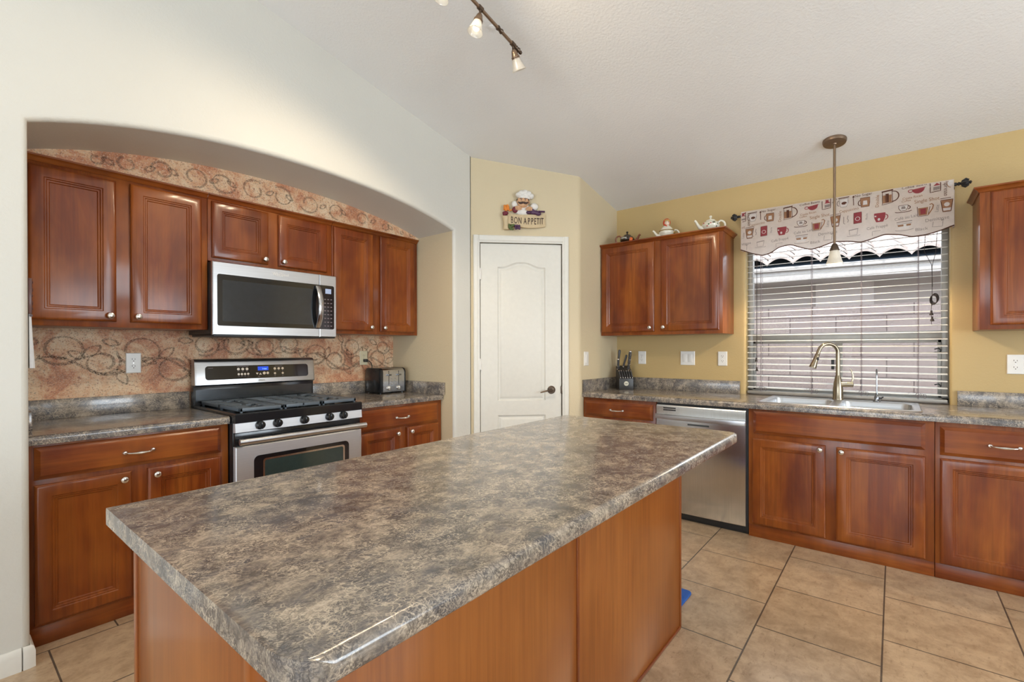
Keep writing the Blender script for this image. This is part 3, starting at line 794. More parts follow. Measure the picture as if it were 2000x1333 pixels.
m = MB(TS); splash(m, -Y1+0.022, -0.934, 0.003, 0.022); obj('backsplash', m, 'laminate', t)
m = MB(TS); splash(m, 0.304, UE, 0.003, 0.022, 0.968); obj('backsplash', m, 'laminate', t)
m = MB(); m.box(3.372, X0-0.003, Y1-0.022, Y1-0.003, CT, 0.977, 0.002); obj('side_splash', m, 'laminate', t)

# ------------------------------------------------------------------ island
IX0, IX1, IY0, IY1 = 0.249, 2.145, 0.502, 1.367
BX0, BX1, BYF, BYB = 0.292, 2.086, 0.727, 1.342
t = thing('island_cabinet', ((BX0+BX1)/2, (BYF+BYB)/2, 0), 'freestanding cherry kitchen island base under the big worktop', 'island')
m = MB(); m.box(BX0+0.012, BX1-0.004, BYF+0.010, BYB-0.004, 0.0, CT-CTH); obj('body', m, 'wood', t)
m = MB(); m.box(BX0+0.004, BX0+0.012, BYF+0.02, BYB-0.02, 0.012, CT-CTH, 0.001); obj('end_panel', m, 'veneer', t)
m = MB(); m.box(BX0+0.02, 1.205, BYF+0.003, BYF+0.010, 0.012, CT-CTH, 0.001); obj('back_panel', m, 'veneer', t)
m = MB(); m.box(1.215, BX1-0.014, BYF+0.003, BYF+0.010, 0.012, CT-CTH, 0.001); obj('back_panel', m, 'veneer', t)
for x0, x1, y0, y1 in ((BX0, BX0+0.022, BYF, BYF+0.022), (BX0, BX0+0.02, BYB-0.022, BYB), (BX1-0.016, BX1, BYF, BYF+0.016)):
    m = MB(); m.box(x0, x1, y0, y1, 0.0, CT-CTH, 0.002); obj('corner_post', m, 'wood', t)
m = MB(); m.box(1.204, 1.217, BYF-0.001, BYF+0.011, 0.0, CT-CTH, 0.002); obj('seam_batten', m, 'wood', t)
m = MB(); m.box(BX0+0.022, BX1-0.016, BYF-0.002, BYF+0.006, 0.0, 0.014, 0.003); m.box(BX0-0.002, BX0+0.008, BYF+0.022, BYB-0.022, 0.0, 0.014, 0.003); obj('shoe_moulding', m, 'wood_h', t)

# island worktop: rolled long edges, flat capped ends with clipped corners
m = MB()
R_ = 0.017; Z1, Z0 = CT, CT-CTH+0.0005
def sect(x, lim0=None):
    y0 = IY0 if lim0 is None else lim0
    if lim0 is None or lim0 <= IY0+1e-4:
        fr_ = [(IY0+R_-R_*sin(radians(a)), Z1-R_+R_*cos(radians(a))) for a in range(0, 91, 15)]
        fr_ += [(IY0+0.001, Z0+0.006), (IY0+0.006, Z0)]
    else:
        fr_ = [(max(y0, IY0+R_-R_*sin(radians(a))), (Z1-R_+R_*cos(radians(a))) if IY0+R_-R_*sin(radians(a)) > y0 else None) for a in range(0, 91, 15)]
        zz = [z for _, z in fr_]; fr_ = [(y, z if z is not None else Z1-0.0005*k) for k, (y, z) in enumerate(fr_)]
        fr_ += [(y0, Z0+0.006), (max(y0, IY0+0.006), Z0)]
    bk = [(IY1, Z0), (IY1, Z1-0.003), (IY1-0.003, Z1)]
    return [(x, y, z) for y, z in fr_+bk]
xs_ = []
CL, CR = 0.062, 0.060
for k in range(5):
    a = k/4; xs_.append((IX0+CL*(1-cos(a*pi/2))*0.75+0.0001*k, IY0+CL*1.15*(1-sin(a*pi/2))))
rows = [sect(x, l) for x, l in xs_]
rows.append(sect(IX0+CL)); rows.append(sect(IX1-CR))
for k in range(5):
    a = 1-k/4; rows.append(sect(IX1-CR*(1-cos(a*pi/2))*0.9-0.0001*(4-k), IY0+CR*(1-sin(a*pi/2))))
m.loft(rows)
o = obj('island_countertop', m, 'laminate', None, base=((IX0+IX1)/2, (IY0+IY1)/2, Z0), smooth=40)
tag(o, 'large stone pattern worktop on the kitchen island', 'countertop')

# ------------------------------------------------------------------ stove
t = thing('gas_range', (1.384, 3.0, 0), 'stainless steel and black gas stove under the microwave', 'stove')
RU0, RU1 = 1.0075, 1.7625
m = MB(TR)
m.box(RU0, RU1, 0.03, 0.655, 0.02, 0.842, 0.003); obj('body', m, 'black', t)
m = MB(TR)       # cooktop pan with a raised black rim
m.rings(0, 1, 0, 1, [(0, 0)]) if False else None
def pan(T, u0, u1, v0, v1, z0, z1):
    mm = MB(T); R = []
    for i, z in ((0, z0), (0, z1-0.006), (0.006, z1), (0.020, z1), (0.028, z1-0.012), (0.15, z1-0.014)):
        R.append([(u0+i, v0+i, z), (u1-i, v0+i, z), (u1-i, v1-i, z), (u0+i, v1-i, z)])
    mm.loft(R); return mm
ct = obj('cooktop', pan(TR, RU0, RU1, 0.075, 0.690, 0.842, 0.893), 'black', t)
m = MB(TR); m.loft([[(u, 0.660, 0.790), (u, 0.690, 0.793), (u, 0.684, 0.852), (u, 0.660, 0.856)] for u in (RU0+0.001, RU1-0.001)]); obj('knob_panel', m, 'steel_soft', t)
for u in (1.131, 1.224, 1.377, 1.534, 1.627):
    m = MB(TR); ax = (0, 1, 0.10)
    m.lathe([(0, 0), (0.0235, 0), (0.0245, 0.008), (0.0225, 0.018), (0.0205, 0.026), (0.018, 0.028), (0, 0.0285)], (u, 0.687, 0.821), ax, 24)
    m.box(u-0.0045, u+0.0045, 0.700, 0.7225, 0.803, 0.840, 0.002)
    k = obj('burner_knob', m, 'black', t)
m = MB(TR); m.box(RU0+0.004, RU1-0.004, 0.655, 0.672, 0.715, 0.788, 0.002); obj('vent_strip', m, 'black', t)
m = MB(TR)
m.rings(RU0+0.003, RU1-0.003, 0.235, 0.716, [(0, 0.655), (0, 0.684), (0.004, 0.688), (0.02, 0.688)])
dr = obj('oven_door', m, 'steel_soft', t)
m = MB(TR); m.prism(rrect(1.100, 1.668, 0.30, 0.658, 0.028), 0.688, 0.6895, 'xz'); ob = obj('window_frame', m, 'black_glass', dr)
m = MB(TR); m.prism(rrect(1.150, 1.635, 0.33, 0.632, 0.012), 0.6895, 0.6902, 'xz'); obj('oven_window', m, 'oven_glass', dr)
m = MB(TR)
for a, b_ in ((rrect(1.147, 1.638, 0.327, 0.637, 0.016), rrect(1.156, 1.628, 0.336, 0.627, 0.012)),):
    m.strip([(x, 0.6908, z) for x, z in a], [(x, 0.6906, z) for x, z in b_], True)
obj('window_trim', m, 'nickel', dr)
m = MB(TR); hv, hz = 0.735, 0.748
m.loft([[(u, hv+0.012*cos(radians(a)), hz+0.0165*sin(radians(a))) for a in range(0, 360, 24)] for u in (RU0+0.004, RU0+0.008, RU1-0.004, RU1)])
for u in (RU0+0.03, RU1-0.03): m.box(u-0.012, u+0.012, 0.686, hv, hz-0.010, hz+0.010, 0.003)
obj('oven_handle', m, 'steel', dr)
m = MB(TR); m.rings(RU0+0.003, RU1-0.003, 0.06, 0.225, [(0, 0.655), (0, 0.684), (0.004, 0.688), (0.02, 0.688)]); obj('storage_drawer', m, 'steel', t)
# back guard
m = MB(TR); m.box(RU0, RU1, 0.028, 0.075, 0.842, 1.012, 0.002); gb = obj('back_guard', m, 'black', t)
m = MB(TR); m.box(RU0+0.012, RU1-0.012, 0.0752, 0.0765, 0.905, 0.985); obj('splash_plate', m, 'steel_dark', gb)
m = MB(TR)
sec = [(0.026, 1.006), (0.088, 1.006), (0.098, 1.014), (0.094, 1.060), (0.084, 1.150), (0.078, 1.164), (0.066, 1.172), (0.026, 1.172)]
m.loft([[(u, 0.026+(v-0.026)*k, 1.089+(z-1.089)*(0.94+0.06*k)) for v, z in sec] for u, k in ((RU0+0.004, 0.90), (RU0+0.016, 1), (RU1-0.010, 1), (RU1+0.002, 0.90))])
cp = obj('control_housing', m, 'steel', t)
# the tilted face of the housing: origin at its lower front edge
def face(u, h, d=0.0):      # h up the slope (0..1), d off the face
    v0, z0, v1, z1 = 0.0978, 1.016, 0.0845, 1.150
    n = Vector((z1-z0, -(v1-v0))).normalized()
    return Vector((u, v0+(v1-v0)*h+n.x*d, z0+(z1-z0)*h+n.y*d))
def on_face(m, pts, d, th=0.001):
    A = [face(u, h, d) for u, h in pts]; B = [face(u, h, d+th) for u, h in pts]; m.loft([A, B])
FT = lambda u, h, d: Matrix.Translation(face(u, h, d)) @ Matrix(((1, 0, 0, 0), (0, 0, 1, 0), (0, 1, 0, 0), (0, 0, 0, 1))) @ Matrix.Rotation(radians(5.7), 4, 'X')
m = MB(TR); on_face(m, [(u, (z-0)/0.134) for u, z in rrect(1.065, 1.715, 0.026, 0.112, 0.018)], 0.0004, 0.0012); dp = obj('control_glass', m, 'black_glass', cp)
def dot(u, h, r=0.0085):
    m = MB(TR); on_face(m, [(u+r*cos(a), h+r*sin(a)/0.134) for a in [2*pi*k/14 for k in range(14)]], 0.0018, 0.0006); obj('button', m, 'nickel', dp)
def tri(pts):
    m = MB(TR); on_face(m, pts, 0.0018, 0.0006); obj('button', m, 'nickel', dp)
def dash(u, h, w_):
    mk = MB(TR); on_face(mk, [(u-w_/2, h-0.010), (u+w_/2, h-0.010), (u+w_/2, h+0.010), (u-w_/2, h+0.010)], 0.0018, 0.0004); obj('printed_marking', mk, 'cord_grey', dp)
for u in (1.253, 1.279, 1.305): dot(u, 0.66); dash(u, 0.555, 0.012)
for k in range(4): dot(1.254+0.019*k, 0.42, 0.007); dash(1.254+0.019*k, 0.32, 0.010)
dash(1.279, 0.78, 0.070)
tri([(1.358, 0.46), (1.376, 0.46), (1.367, 0.36)]); tri([(1.378, 0.36), (1.396, 0.36), (1.387, 0.46)])
dash(1.378, 0.28, 0.014); dot(1.412, 0.43, 0.0095); dot(1.434, 0.43, 0.0085)
for u in (1.482, 1.508, 1.534): dot(u, 0.64); dash(u, 0.535, 0.008)
for u in (1.482, 1.534): dot(u, 0.40, 0.0075); dash(u, 0.28, 0.009)
dash(1.508, 0.76, 0.050); dash(1.095, 0.74, 0.026)
M['lcd'] = plain('blue_lit_display', (0.01, 0.03, 0.25), 0.2, emit=(0.02, 0.09, 0.75), es=0.8)
M['lcd_digit'] = plain('lit_display_digits', (0.3, 0.6, 1.0), 0.3, emit=(0.30, 0.62, 1.0), es=1.0)
m = MB(TR); on_face(m, [(u, h) for u, h in ((1.372, 0.57), (1.440, 0.57), (1.440, 0.76), (1.372, 0.76))], 0.0017, 0.0005); lc = obj('clock_display', m, 'lcd', dp)
m = MB(TR); m.text('2:04', 0.016, FT(1.414, 0.63, 0.0026), 0.0002); obj('clock_digits', m, 'lcd_digit', lc)
m = MB(TR); on_face(m, [(1.395+0.022*cos(a), 0.085+0.0075*sin(a)/0.134) for a in [2*pi*k/24 for k in range(24)]], 0.0004, 0.0016); lg = obj('badge', m, 'white_plastic', cp)
m = MB(TR); m.text('Whirlpool', 0.0085, FT(1.395, 0.085, 0.0021), 0.0002); obj('badge_lettering', m, 'steel_dark', lg)
# grates: two outer cast grates and a centre one
def grate(u0, u1, mid):
    m = MB(TR); z0, z1 = 0.893, 0.918; v0, v1 = 0.105, 0.668; b_ = 0.016
    for a, c2, d, e in ((u0, u1, v0, v0+b_), (u0, u1, v1-b_, v1), (u0, u0+b_, v0, v1), (u1-b_, u1, v0, v1)): m.box(a, c2, d, e, z0+0.006, z1, 0.003)
    for u in (u0+0.006, u1-0.014):
        for v in (v0+0.004, v1-0.014, (v0+v1)/2): m.box(u, u+0.010, v, v+0.010, z0-0.012, z0+0.008)
    if mid:
        m.box(u0+b_, u1-b_, (v0+v1)/2-0.008, (v0+v1)/2+0.008, z0+0.008, z1, 0.003)
        n = 13
        for k in range(1, n):
            v = v0+(v1-v0)*k/n; m.box(u0+b_, u1-b_, v-0.006, v+0.006, z0+0.010, z1-0.001, 0.002)
        m.box((u0+u1)/2-0.007, (u0+u1)/2+0.007, v0, v1, z0+0.010, z1, 0.003)
    else:
        uc = (u0+u1)/2; m.box(u0, u1, (v0+v1)/2-0.010, (v0+v1)/2+0.010, z0+0.008, z1, 0.003)
        for vc in (v0+(v1-v0)*0.25, v0+(v1-v0)*0.75):
            for s in (-1, 1):
                for kk in (-1, 0, 1):       # broad flat fingers pointing at each burner
                    vv = vc+kk*0.048
                    r = 0.030 if kk == 0 else 0.040
                    x0_, x1_ = sorted((uc+s*r, u0+0.004 if s < 0 else u1-0.004)); m.box(x0_, x1_, vv-0.017, vv+0.017, z0+0.010, z1, 0.003)
                y0_, y1_ = sorted((vc+s*0.036, vc+s*0.128)); m.box(uc-0.016, uc+0.016, y0_, y1_, z0+0.010, z1, 0.003)
                m.box(u0+0.004, u1-0.004, vc+s*0.100-0.014, vc+s*0.100+0.014, z0+0.010, z1, 0.003)
    return m
obj('grate', grate(RU0+0.030, 1.268, False), 'iron', ct); obj('grate', grate(1.272, 1.498, True), 'iron', ct); obj('grate', grate(1.502, RU1-0.030, False), 'iron', ct)
for u in (1.155, 1.618):
    for v in (0.245, 0.528):
        m = MB(TR); m.lathe([(0, 0), (0.042, 0), (0.042, 0.006), (0.030, 0.008), (0.030, 0.014), (0, 0.016)], (u, v, 0.878)); obj('burner', m, 'black_matte', ct)

# ------------------------------------------------------------------ microwave
t = thing('microwave_oven', (1.384, 3.17, 1.308), 'stainless over-the-range microwave with dark glass door', 'microwave')
MU0, MU1, MZ0, MZ1, MV = 1.006, 1.7615, 1.308, 1.730, 0.365
m = MB(TR); m.box(MU0, MU1, 0.003, MV, MZ0+0.012, MZ1, 0.002); obj('body', m, 'black_matte', t)
m = MB(TR); m.box(MU0+0.006, MU1-0.006, 0.04, MV+0.018, MZ0-0.002, MZ0+0.012, 0.003); obj('underside_vent', m, 'black_matte', t)
m = MB(TR); m.rings(MU0, 1.639, MZ0+0.006, MZ1, [(0, MV), (0, MV+0.022), (0.004, MV+0.026), (0.02, MV+0.026)]); md = obj('door', m, 'steel', t)
m = MB(TR); m.rings(1.641, MU1, MZ0+0.006, MZ1, [(0, MV), (0, MV+0.022), (0.004, MV+0.026), (0.02, MV+0.026)]); mc = obj('control_panel', m, 'steel', t)
VF = MV+0.026
m = MB(TR); P_ = rrect(1.029, 1.72, 1.366, 1.660, 0.012); m.prism([(min(x, 1.6385), z) for x, z in P_], VF, VF+0.0015, 'xz'); wn = obj('door_window', m, 'black_glass', md)
m = MB(TR); m.prism(rrect(1.055, 1.590, 1.392, 1.628, 0.006), VF+0.0015, VF+0.0019, 'xz'); obj('viewing_mesh', m, 'mw_mesh', wn)
m = MB(TR); P_ = rrect(1.60, 1.744, 1.366, 1.660, 0.012); m.prism([(max(x, 1.6415), z) for x, z in P_], VF, VF+0.0015, 'xz'); kp = obj('keypad', m, 'black_glass', mc)
for r in range(8):
    for cidx in range(3):
        m = MB(TR); m.box(1.672+cidx*0.022, 1.684+cidx*0.022, VF+0.0015, VF+0.0022, 1.385+r*0.0255, 1.391+r*0.0255); obj('button', m, 'cord_grey', kp)
M['lcd_mw'] = plain('grey_blue_display', (0.25, 0.30, 0.40), 0.2, emit=(0.35, 0.42, 0.62), es=0.5)
m = MB(TR); m.box(1.680, 1.722, VF+0.0015, VF+0.0025, 1.605, 1.638); obj('display', m, 'lcd_mw', kp)
m = MB(TR)
rows = []
for k in range(15):
    s = -1+2*k/14; z = 1.512+s*0.138; v = VF+0.006+0.042*(1-s*s); rows.append([(1.607, v, z), (1.638, v, z), (1.638, v+0.008, z), (1.630, v+0.011, z), (1.615, v+0.011, z), (1.607, v+0.008, z)])
m.loft(rows); m.box(1.612, 1.634, VF, VF+0.012, 1.374, 1.392, 0.002); m.box(1.612, 1.634, VF, VF+0.012, 1.632, 1.650, 0.002)
obj('door_handle', m, 'steel_v', md)
TX = lambda u, v, z: Matrix.Translation((u, v, z)) @ Matrix(((1, 0, 0, 0), (0, 0, 1, 0), (0, 1, 0, 0), (0, 0, 0, 1)))
m = MB(TR); m.text('Whirlpool', 0.024, TX(1.385, VF+0.0006, 1.697), 0.0006)
m.tube([(1.372+0.030*cos(a), VF+0.001, 1.697+0.010*sin(a)) for a in [radians(200+k*22) for k in range(12)]], 0.0012, 6)
obj('logo', m, 'white_plastic', md)

# ------------------------------------------------------------------ dishwasher
t = thing('dishwasher', (3.70, 1.056, 0), 'stainless steel dishwasher between the corner cabinet and the sink cabinet', 'dishwasher')
m = MB(TS); m.box(-1.366, -0.746, 0.02, 0.595, 0.02, CT-CTH-0.004); obj('body', m, 'black_matte', t)
m = MB(TS); m.box(-1.360, -0.748, 0.56, 0.585, 0.0, 0.066, 0.003); obj('kick_plate', m, 'black_matte', t)
DV_ = 0.632
m = MB(TS); rows = []
for k in range(9):
    s = k/8; u = -1.358+0.602*s; bow = 0.006*(1-(2*s-1)**2); rows.append([(u, 0.597, 0.058), (u, DV_-0.004+bow, 0.060), (u, DV_+bow, 0.066), (u, DV_+bow, 0.700), (u, DV_-0.001+bow, 0.812), (u, DV_-0.008+bow, 0.822), (u, 0.597, 0.824)])
m.loft(rows); dd = obj('door', m, 'steel_v', t)
m = MB(TS); rows = []
for k in range(13):
    s = -1+k/6; u = -1.057+s*0.302; v = DV_+0.012+0.024*(1-s**4); rows.append([(u, v, 0.722), (u, v+0.012, 0.725), (u, v+0.014, 0.740), (u, v+0.012, 0.755), (u, v, 0.758)])
m.loft(rows)
for s in (-1, 1): m.box(-1.057+s*0.292-0.012, -1.057+s*0.292+0.012, DV_-0.002, DV_+0.016, 0.724, 0.756, 0.002)
obj('handle', m, 'steel', dd)
m = MB(TS)
for z in (0.788, 0.803): m.box(-1.305, -1.215, DV_, DV_+0.0055, z-0.004, z+0.004)
obj('vent_slot', m, 'black_matte', dd)
m = MB(TS); m.box(-1.13, -0.985, DV_+0.003, DV_+0.0075, 0.690, 0.702); obj('badge', m, 'steel_dark', dd)

# ================================================================== SINK, FAUCETS
t = thing('kitchen_sink', ((SKX0+SKX1)/2, (SKY0+SKY1)/2, CT), 'stainless double bowl drop-in sink below the window', 'sink')
m = MB()
def bowl(m, x0, x1, y0, y1, depth):
    R = []
    for ins, z, r in ((0, CT+0.005, 0.05), (0.004, CT+0.002, 0.05), (0.008, CT-0.02, 0.05), (0.018, CT-depth+0.03, 0.05), (0.034, CT-depth+0.006, 0.045), (0.06, CT-depth, 0.03)):
        R.append([(x, y, z) for x, y in rrect(x0+ins, x1-ins, y0+ins, y1-ins, r, 6)])
    return R
BW = [(SKX0+0.032, SKX1-0.105, 0.312, SKY1-0.035), (SKX0+0.032, SKX1-0.105, SKY0+0.035, 0.268)]
b = bmesh.new(); ed = []
def lp(pts): 
    v = [b.verts.new(p) for p in pts]; ed.extend(b.edges.new((v[k], v[(k+1) % len(v)])) for k in range(len(v))); return v
ov = lp([(x, y, CT+0.005) for x, y in rrect(SKX0+0.006, SKX1-0.006, SKY0+0.006, SKY1-0.006, 0.02)])
for x0, x1, y0, y1 in BW: lp([(x, y, CT+0.005) for x, y in rrect(x0, x1, y0, y1, 0.05, 6)])
bmesh.ops.triangle_fill(b, use_beauty=True, use_dissolve=False, edges=ed)
m.add(b)
A = [(x, y, CT+0.005) for x, y in rrect(SKX0+0.006, SKX1-0.006, SKY0+0.006, SKY1-0.006, 0.02)]
B = [(x, y, CT+0.0008) for x, y in rrect(SKX0, SKX1, SKY0, SKY1, 0.022)]
m.strip(A, B, True)
obj('rim', m, 'steel', t)
for x0, x1, y0, y1 in BW:
    m = MB(); R = bowl(m, x0, x1, y0, y1, 0.17); m.loft(R, cap=False); m.poly(R[-1]); bo = obj('bowl', m, 'steel', t)
    m = MB(); m.lathe([(0, 0.0015), (0.035, 0.0015), (0.042, 0.003), (0.045, 0.0005)], ((x0+x1)/2, (y0+y1)/2, CT-0.170)); obj('drain', m, 'chrome', bo)

FX, FY, FZ = 3.915, 0.297, CT+0.005
t = thing('kitchen_faucet', (FX, FY, FZ), 'tall gooseneck pull-down faucet with side lever, behind the sink', 'faucet')
m = MB(); m.lathe([(0, 0), (0.033, 0), (0.033, 0.006), (0.0305, 0.014), (0.030, 0.07), (0.026, 0.11), (0.019, 0.145), (0.0145, 0.165), (0, 0.165)], (FX, FY, FZ), seg=28); obj('base', m, 'faucet', t)
dirv = Vector((-0.62, 0.785, 0)); 
m = MB(); pts = [Vector((FX, FY, FZ+0.15)), Vector((FX, FY, FZ+0.24)), Vector((FX, FY, FZ+0.30))]
rA = 0.066
for k in range(1, 16):
    a = radians(180-k*11.0); pts.append(Vector((FX, FY, FZ+0.315))+dirv*(rA+rA*cos(a))+Vector((0, 0, rA*sin(a))))
end = pts[-1]; dn = (pts[-1]-pts[-2]).normalized(); pts.append(end+dn*0.03)
m.tube(pts, 0.0125, 14); obj('spout', m, 'faucet', t)
m = MB(); m.lathe([(0, 0), (0.0125, 0), (0.0145, 0.004), (0.0145, 0.02), (0.017, 0.055), (0.0225, 0.095), (0.0215, 0.100), (0, 0.100)], end+dn*0.024, dn, 22)
sh = obj('spray_head', m, 'faucet', t); 
m = MB(); pb = end+dn*0.055+Vector((-0.012, -0.012, -0.002)); m.ball(pb, (0.007, 0.007, 0.012), 12); obj('spray_button', m, 'black_matte', sh)
m = MB(); m.cyl((FX, FY-0.020, FZ+0.105), (FX, FY-0.082, FZ+0.105), 0.0195, 0.0175, 20); m.ball((FX, FY-0.082, FZ+0.105), (0.0175, 0.006, 0.0175), 16)
m.tube([(FX, FY-0.075, FZ+0.118), (FX, FY-0.083, FZ+0.140), (FX, FY-0.083, FZ+0.17), (FX, FY-0.074, FZ+0.20), (FX, FY-0.068, FZ+0.212)], [0.006, 0.006, 0.0052, 0.0045, 0.004], 10)
obj('lever_handle', m, 'faucet', t)
WX, WY = 3.905, 0.087
t = thing('water_tap', (WX, WY, FZ), 'slim chrome filtered-water tap right of the gooseneck faucet', 'tap')
m = MB(); m.lathe([(0, 0), (0.021, 0), (0.020, 0.006), (0.013, 0.014), (0.013, 0.030), (0.009, 0.040), (0.0065, 0.055), (0, 0.055)], (WX, WY, FZ), seg=20); obj('base', m, 'chrome', t)
m = MB(); m.tube([(WX, WY, FZ+0.05), (WX, WY, FZ+0.17)]+[(WX-0.022+0.022*cos(a), WY, FZ+0.185+0.026*sin(a)) for a in [radians(k*20) for k in range(0, 9)]]+[(WX-0.046, WY, FZ+0.172)], 0.0045, 10); obj('spout', m, 'chrome', t)
m = MB(); m.box(WX-0.010, WX+0.010, WY-0.028, WY-0.010, FZ+0.018, FZ+0.028, 0.003); m.tube([(WX, WY-0.024, FZ+0.024), (WX-0.004, WY-0.034, FZ+0.032)], 0.004); obj('lever', m, 'black_matte', t)

# ================================================================== WALL PLATES
def plate_bm(T, u0, u1, z0, z1): 
    m = MB(T); m.rings(u0, u1, z0, z1, [(0, 0.0005), (0, 0.003), (0.003, 0.006), (0.02, 0.0065)]); return m
def outlet(T, uc, zc, label, mat='white_plastic', w_=0.070, h_=0.114, grp=None):
    t = thing('wall_outlet', tuple(wpt(T, uc, 0, zc)), label, 'outlet', grp)
    obj('cover_plate', plate_bm(T, uc-w_/2, uc+w_/2, zc-h_/2, zc+h_/2), mat, t)
    for s in (-1, 1):
        z = zc+s*0.0195
        m = MB(T); m.prism([(uc+0.0165*cos(a)*(1 if abs(cos(a)) < 0.9 else 1), z+max(-0.0125, min(0.0125, 0.0165*sin(a)))) for a in [2*pi*k/28 for k in range(28)]], 0.006, 0.0078, 'xz'); so = obj('socket', m, mat, t)
        m = MB(T)
        for du, hh in ((-0.0065, 0.0085), (0.0065, 0.0070)): m.box(uc+du-0.0012, uc+du+0.0012, 0.0078, 0.0083, z-0.001, z-0.001+hh)
        m.prism([(uc+0.0026*cos(a), z-0.0075+0.0026*sin(a)) for a in [2*pi*k/12 for k in range(12)]], 0.0078, 0.0083, 'xz')
        obj('slots', m, 'slot', so)
    m = MB(T); m.lathe([(0, 0), (0.003, 0), (0.002, 0.001), (0, 0.001)], (uc, 0.0064, zc), (0, 1, 0), 10); obj('screw', m, 'nickel', t)
    return t
def switch(T, uc, zc, n, label):
    w_ = 0.046*n+0.026; t = thing('light_switch', tuple(wpt(T, uc, 0, zc)), label, 'switch')
    obj('cover_plate', plate_bm(T, uc-w_/2, uc+w_/2, zc-0.058, zc+0.058), 'white_plastic', t)
    for k in range(n):
        u = uc+(k-(n-1)/2)*0.046
        m = MB(T); m.rings(u-0.0165, u+0.0165, zc-0.033, zc+0.033, [(0, 0.006), (0, 0.0085), (0.002, 0.0095)]); m.box(u-0.0185, u+0.0185, 0.006, 0.0070, zc-0.035, zc+0.035); obj('rocker', m, 'white_plastic', t)
    return t
outlet(TR, 0.735, 1.155, 'white double outlet on the painted backsplash left of the stove')
outlet(TR, 2.232, 1.161, 'ivory outlet above the toaster with the black plug in it', 'ivory_plastic')
outlet(TS, -1.743, 1.153, 'white double outlet beside the knife block')
outlet(TS, -1.066, 1.151, 'white double outlet between the double switch and the window')
outlet(TS, 0.553, 1.135, 'white double outlet right of the window, at the picture edge')
switch(TS, -1.342, 1.152, 2, 'white double rocker switch under the teapot cabinet')
TRET = Matrix(((1, 0, 0, 0), (0, -1, 0, Y1), (0, 0, 1, 0), (0, 0, 0, 1)))
switch(TRET, 3.435, 1.150, 1, 'white single rocker switch on the short wall beside the pantry door')

# ================================================================== TOASTER
TU0, TU1, TV0, TV1 = 2.222, 2.470, 0.035, 0.240
t = thing('toaster', ((TU0+TU1)/2, YB-0.14, CT), 'black and chrome four-slice toaster on the right-hand stove counter', 'toaster')
def tsec(ins, z0, z1, r=0.035, u0=TU0, u1=TU1):     # outline in (v, z) with rounded top
    return [(TV0+ins, z0), ]+[(TV0+ins+r-r*cos(radians(a)), z1-r+r*sin(radians(a))) for a in range(0, 91, 15)]+[(TV1-ins-r+r*sin(radians(a)), z1-r+r*cos(radians(a))) for a in range(0, 91, 15)]+[(TV1-ins, z0)]
ZT0, ZT1 = CT+0.010, CT+0.205
m = MB(TR); m.loft([[(u, v, z) for v, z in tsec(0.004, ZT0+0.004, ZT1-0.003)] for u in (TU0+0.028, TU1-0.010)]); sh = obj('shell', m, 'steel_v', t)
for a, b_ in ((TU0, TU0+0.030), (TU1-0.012, TU1)):
    m = MB(TR); m.loft([[(a, v, z) for v, z in tsec(0.006, ZT0+0.004, ZT1-0.004)], [(a+0.004, v, z) for v, z in tsec(0, ZT0, ZT1)], [(b_-0.002, v, z) for v, z in tsec(0, ZT0, ZT1)], [(b_, v, z) for v, z in tsec(0.003, ZT0, ZT1-0.002)]]); obj('end_cap', m, 'black', t)
m = MB(TR)
for u0, u1 in ((TU0+0.045, TU0+0.130), (TU0+0.140, TU0+0.228)):
    for v in (0.085, 0.165): m.box(u0, u1, v, v+0.030, ZT1-0.0035, ZT1-0.0022)
obj('bread_slot', m, 'black_matte', sh)
for u in (TU0+0.085, TU0+0.180):
    m = MB(TR); m.box(u-0.0022, u+0.0022, TV1-0.0045, TV1-0.0035, ZT0+0.060, ZT0+0.172); tr = obj('lever_track', m, 'black_matte', t)
    m = MB(TR); m.box(u-0.016, u+0.016, TV1-0.004, TV1+0.014, ZT0+0.134, ZT0+0.146, 0.003); obj('lever', m, 'chrome', tr)
    m = MB(TR); m.lathe([(0, 0), (0.017, 0), (0.0165, 0.010), (0.013, 0.013), (0, 0.0135)], (u, TV1-0.004, ZT0+0.034), (0, 1, 0), 20); m.box(u-0.003, u+0.003, TV1+0.006, TV1+0.014, ZT0+0.021, ZT0+0.047, 0.001, L=None); obj('browning_dial', m, 'nickel', t)
for du in (0.114, 0.150):
    for k in range(3):
        m = MB(TR); m.lathe([(0, 0), (0.0075, 0), (0.0065, 0.003), (0, 0.0035)], (TU0+du, TV1-0.004, ZT0+0.066+k*0.023), (0, 1, 0), 12, 1.3, 0.8); obj('button', m, 'nickel', t)
for u in (TU0+0.02, TU1-0.02):
    for v in (TV0+0.025, TV1-0.025):
        m = MB(TR); m.cyl((u, v, CT), (u, v, ZT0+0.004), 0.010); obj('foot', m, 'black_matte', t)
m = MB(TR); m.tube([(2.243, 0.030, 1.139), (2.262, 0.034, 1.136), (2.282, 0.034, 1.120), (2.290, 0.034, 1.095), (2.288, 0.034, 1.05), (2.280, 0.034, 0.99), (2.284, 0.034, 0.95)], 0.0038, 8)
co = obj('power_cord', m, 'black_matte', t)
m = MB(TR); m.box(2.222, 2.256, 0.0085, 0.034, 1.128, 1.152, 0.005); obj('plug', m, 'black_matte', co)

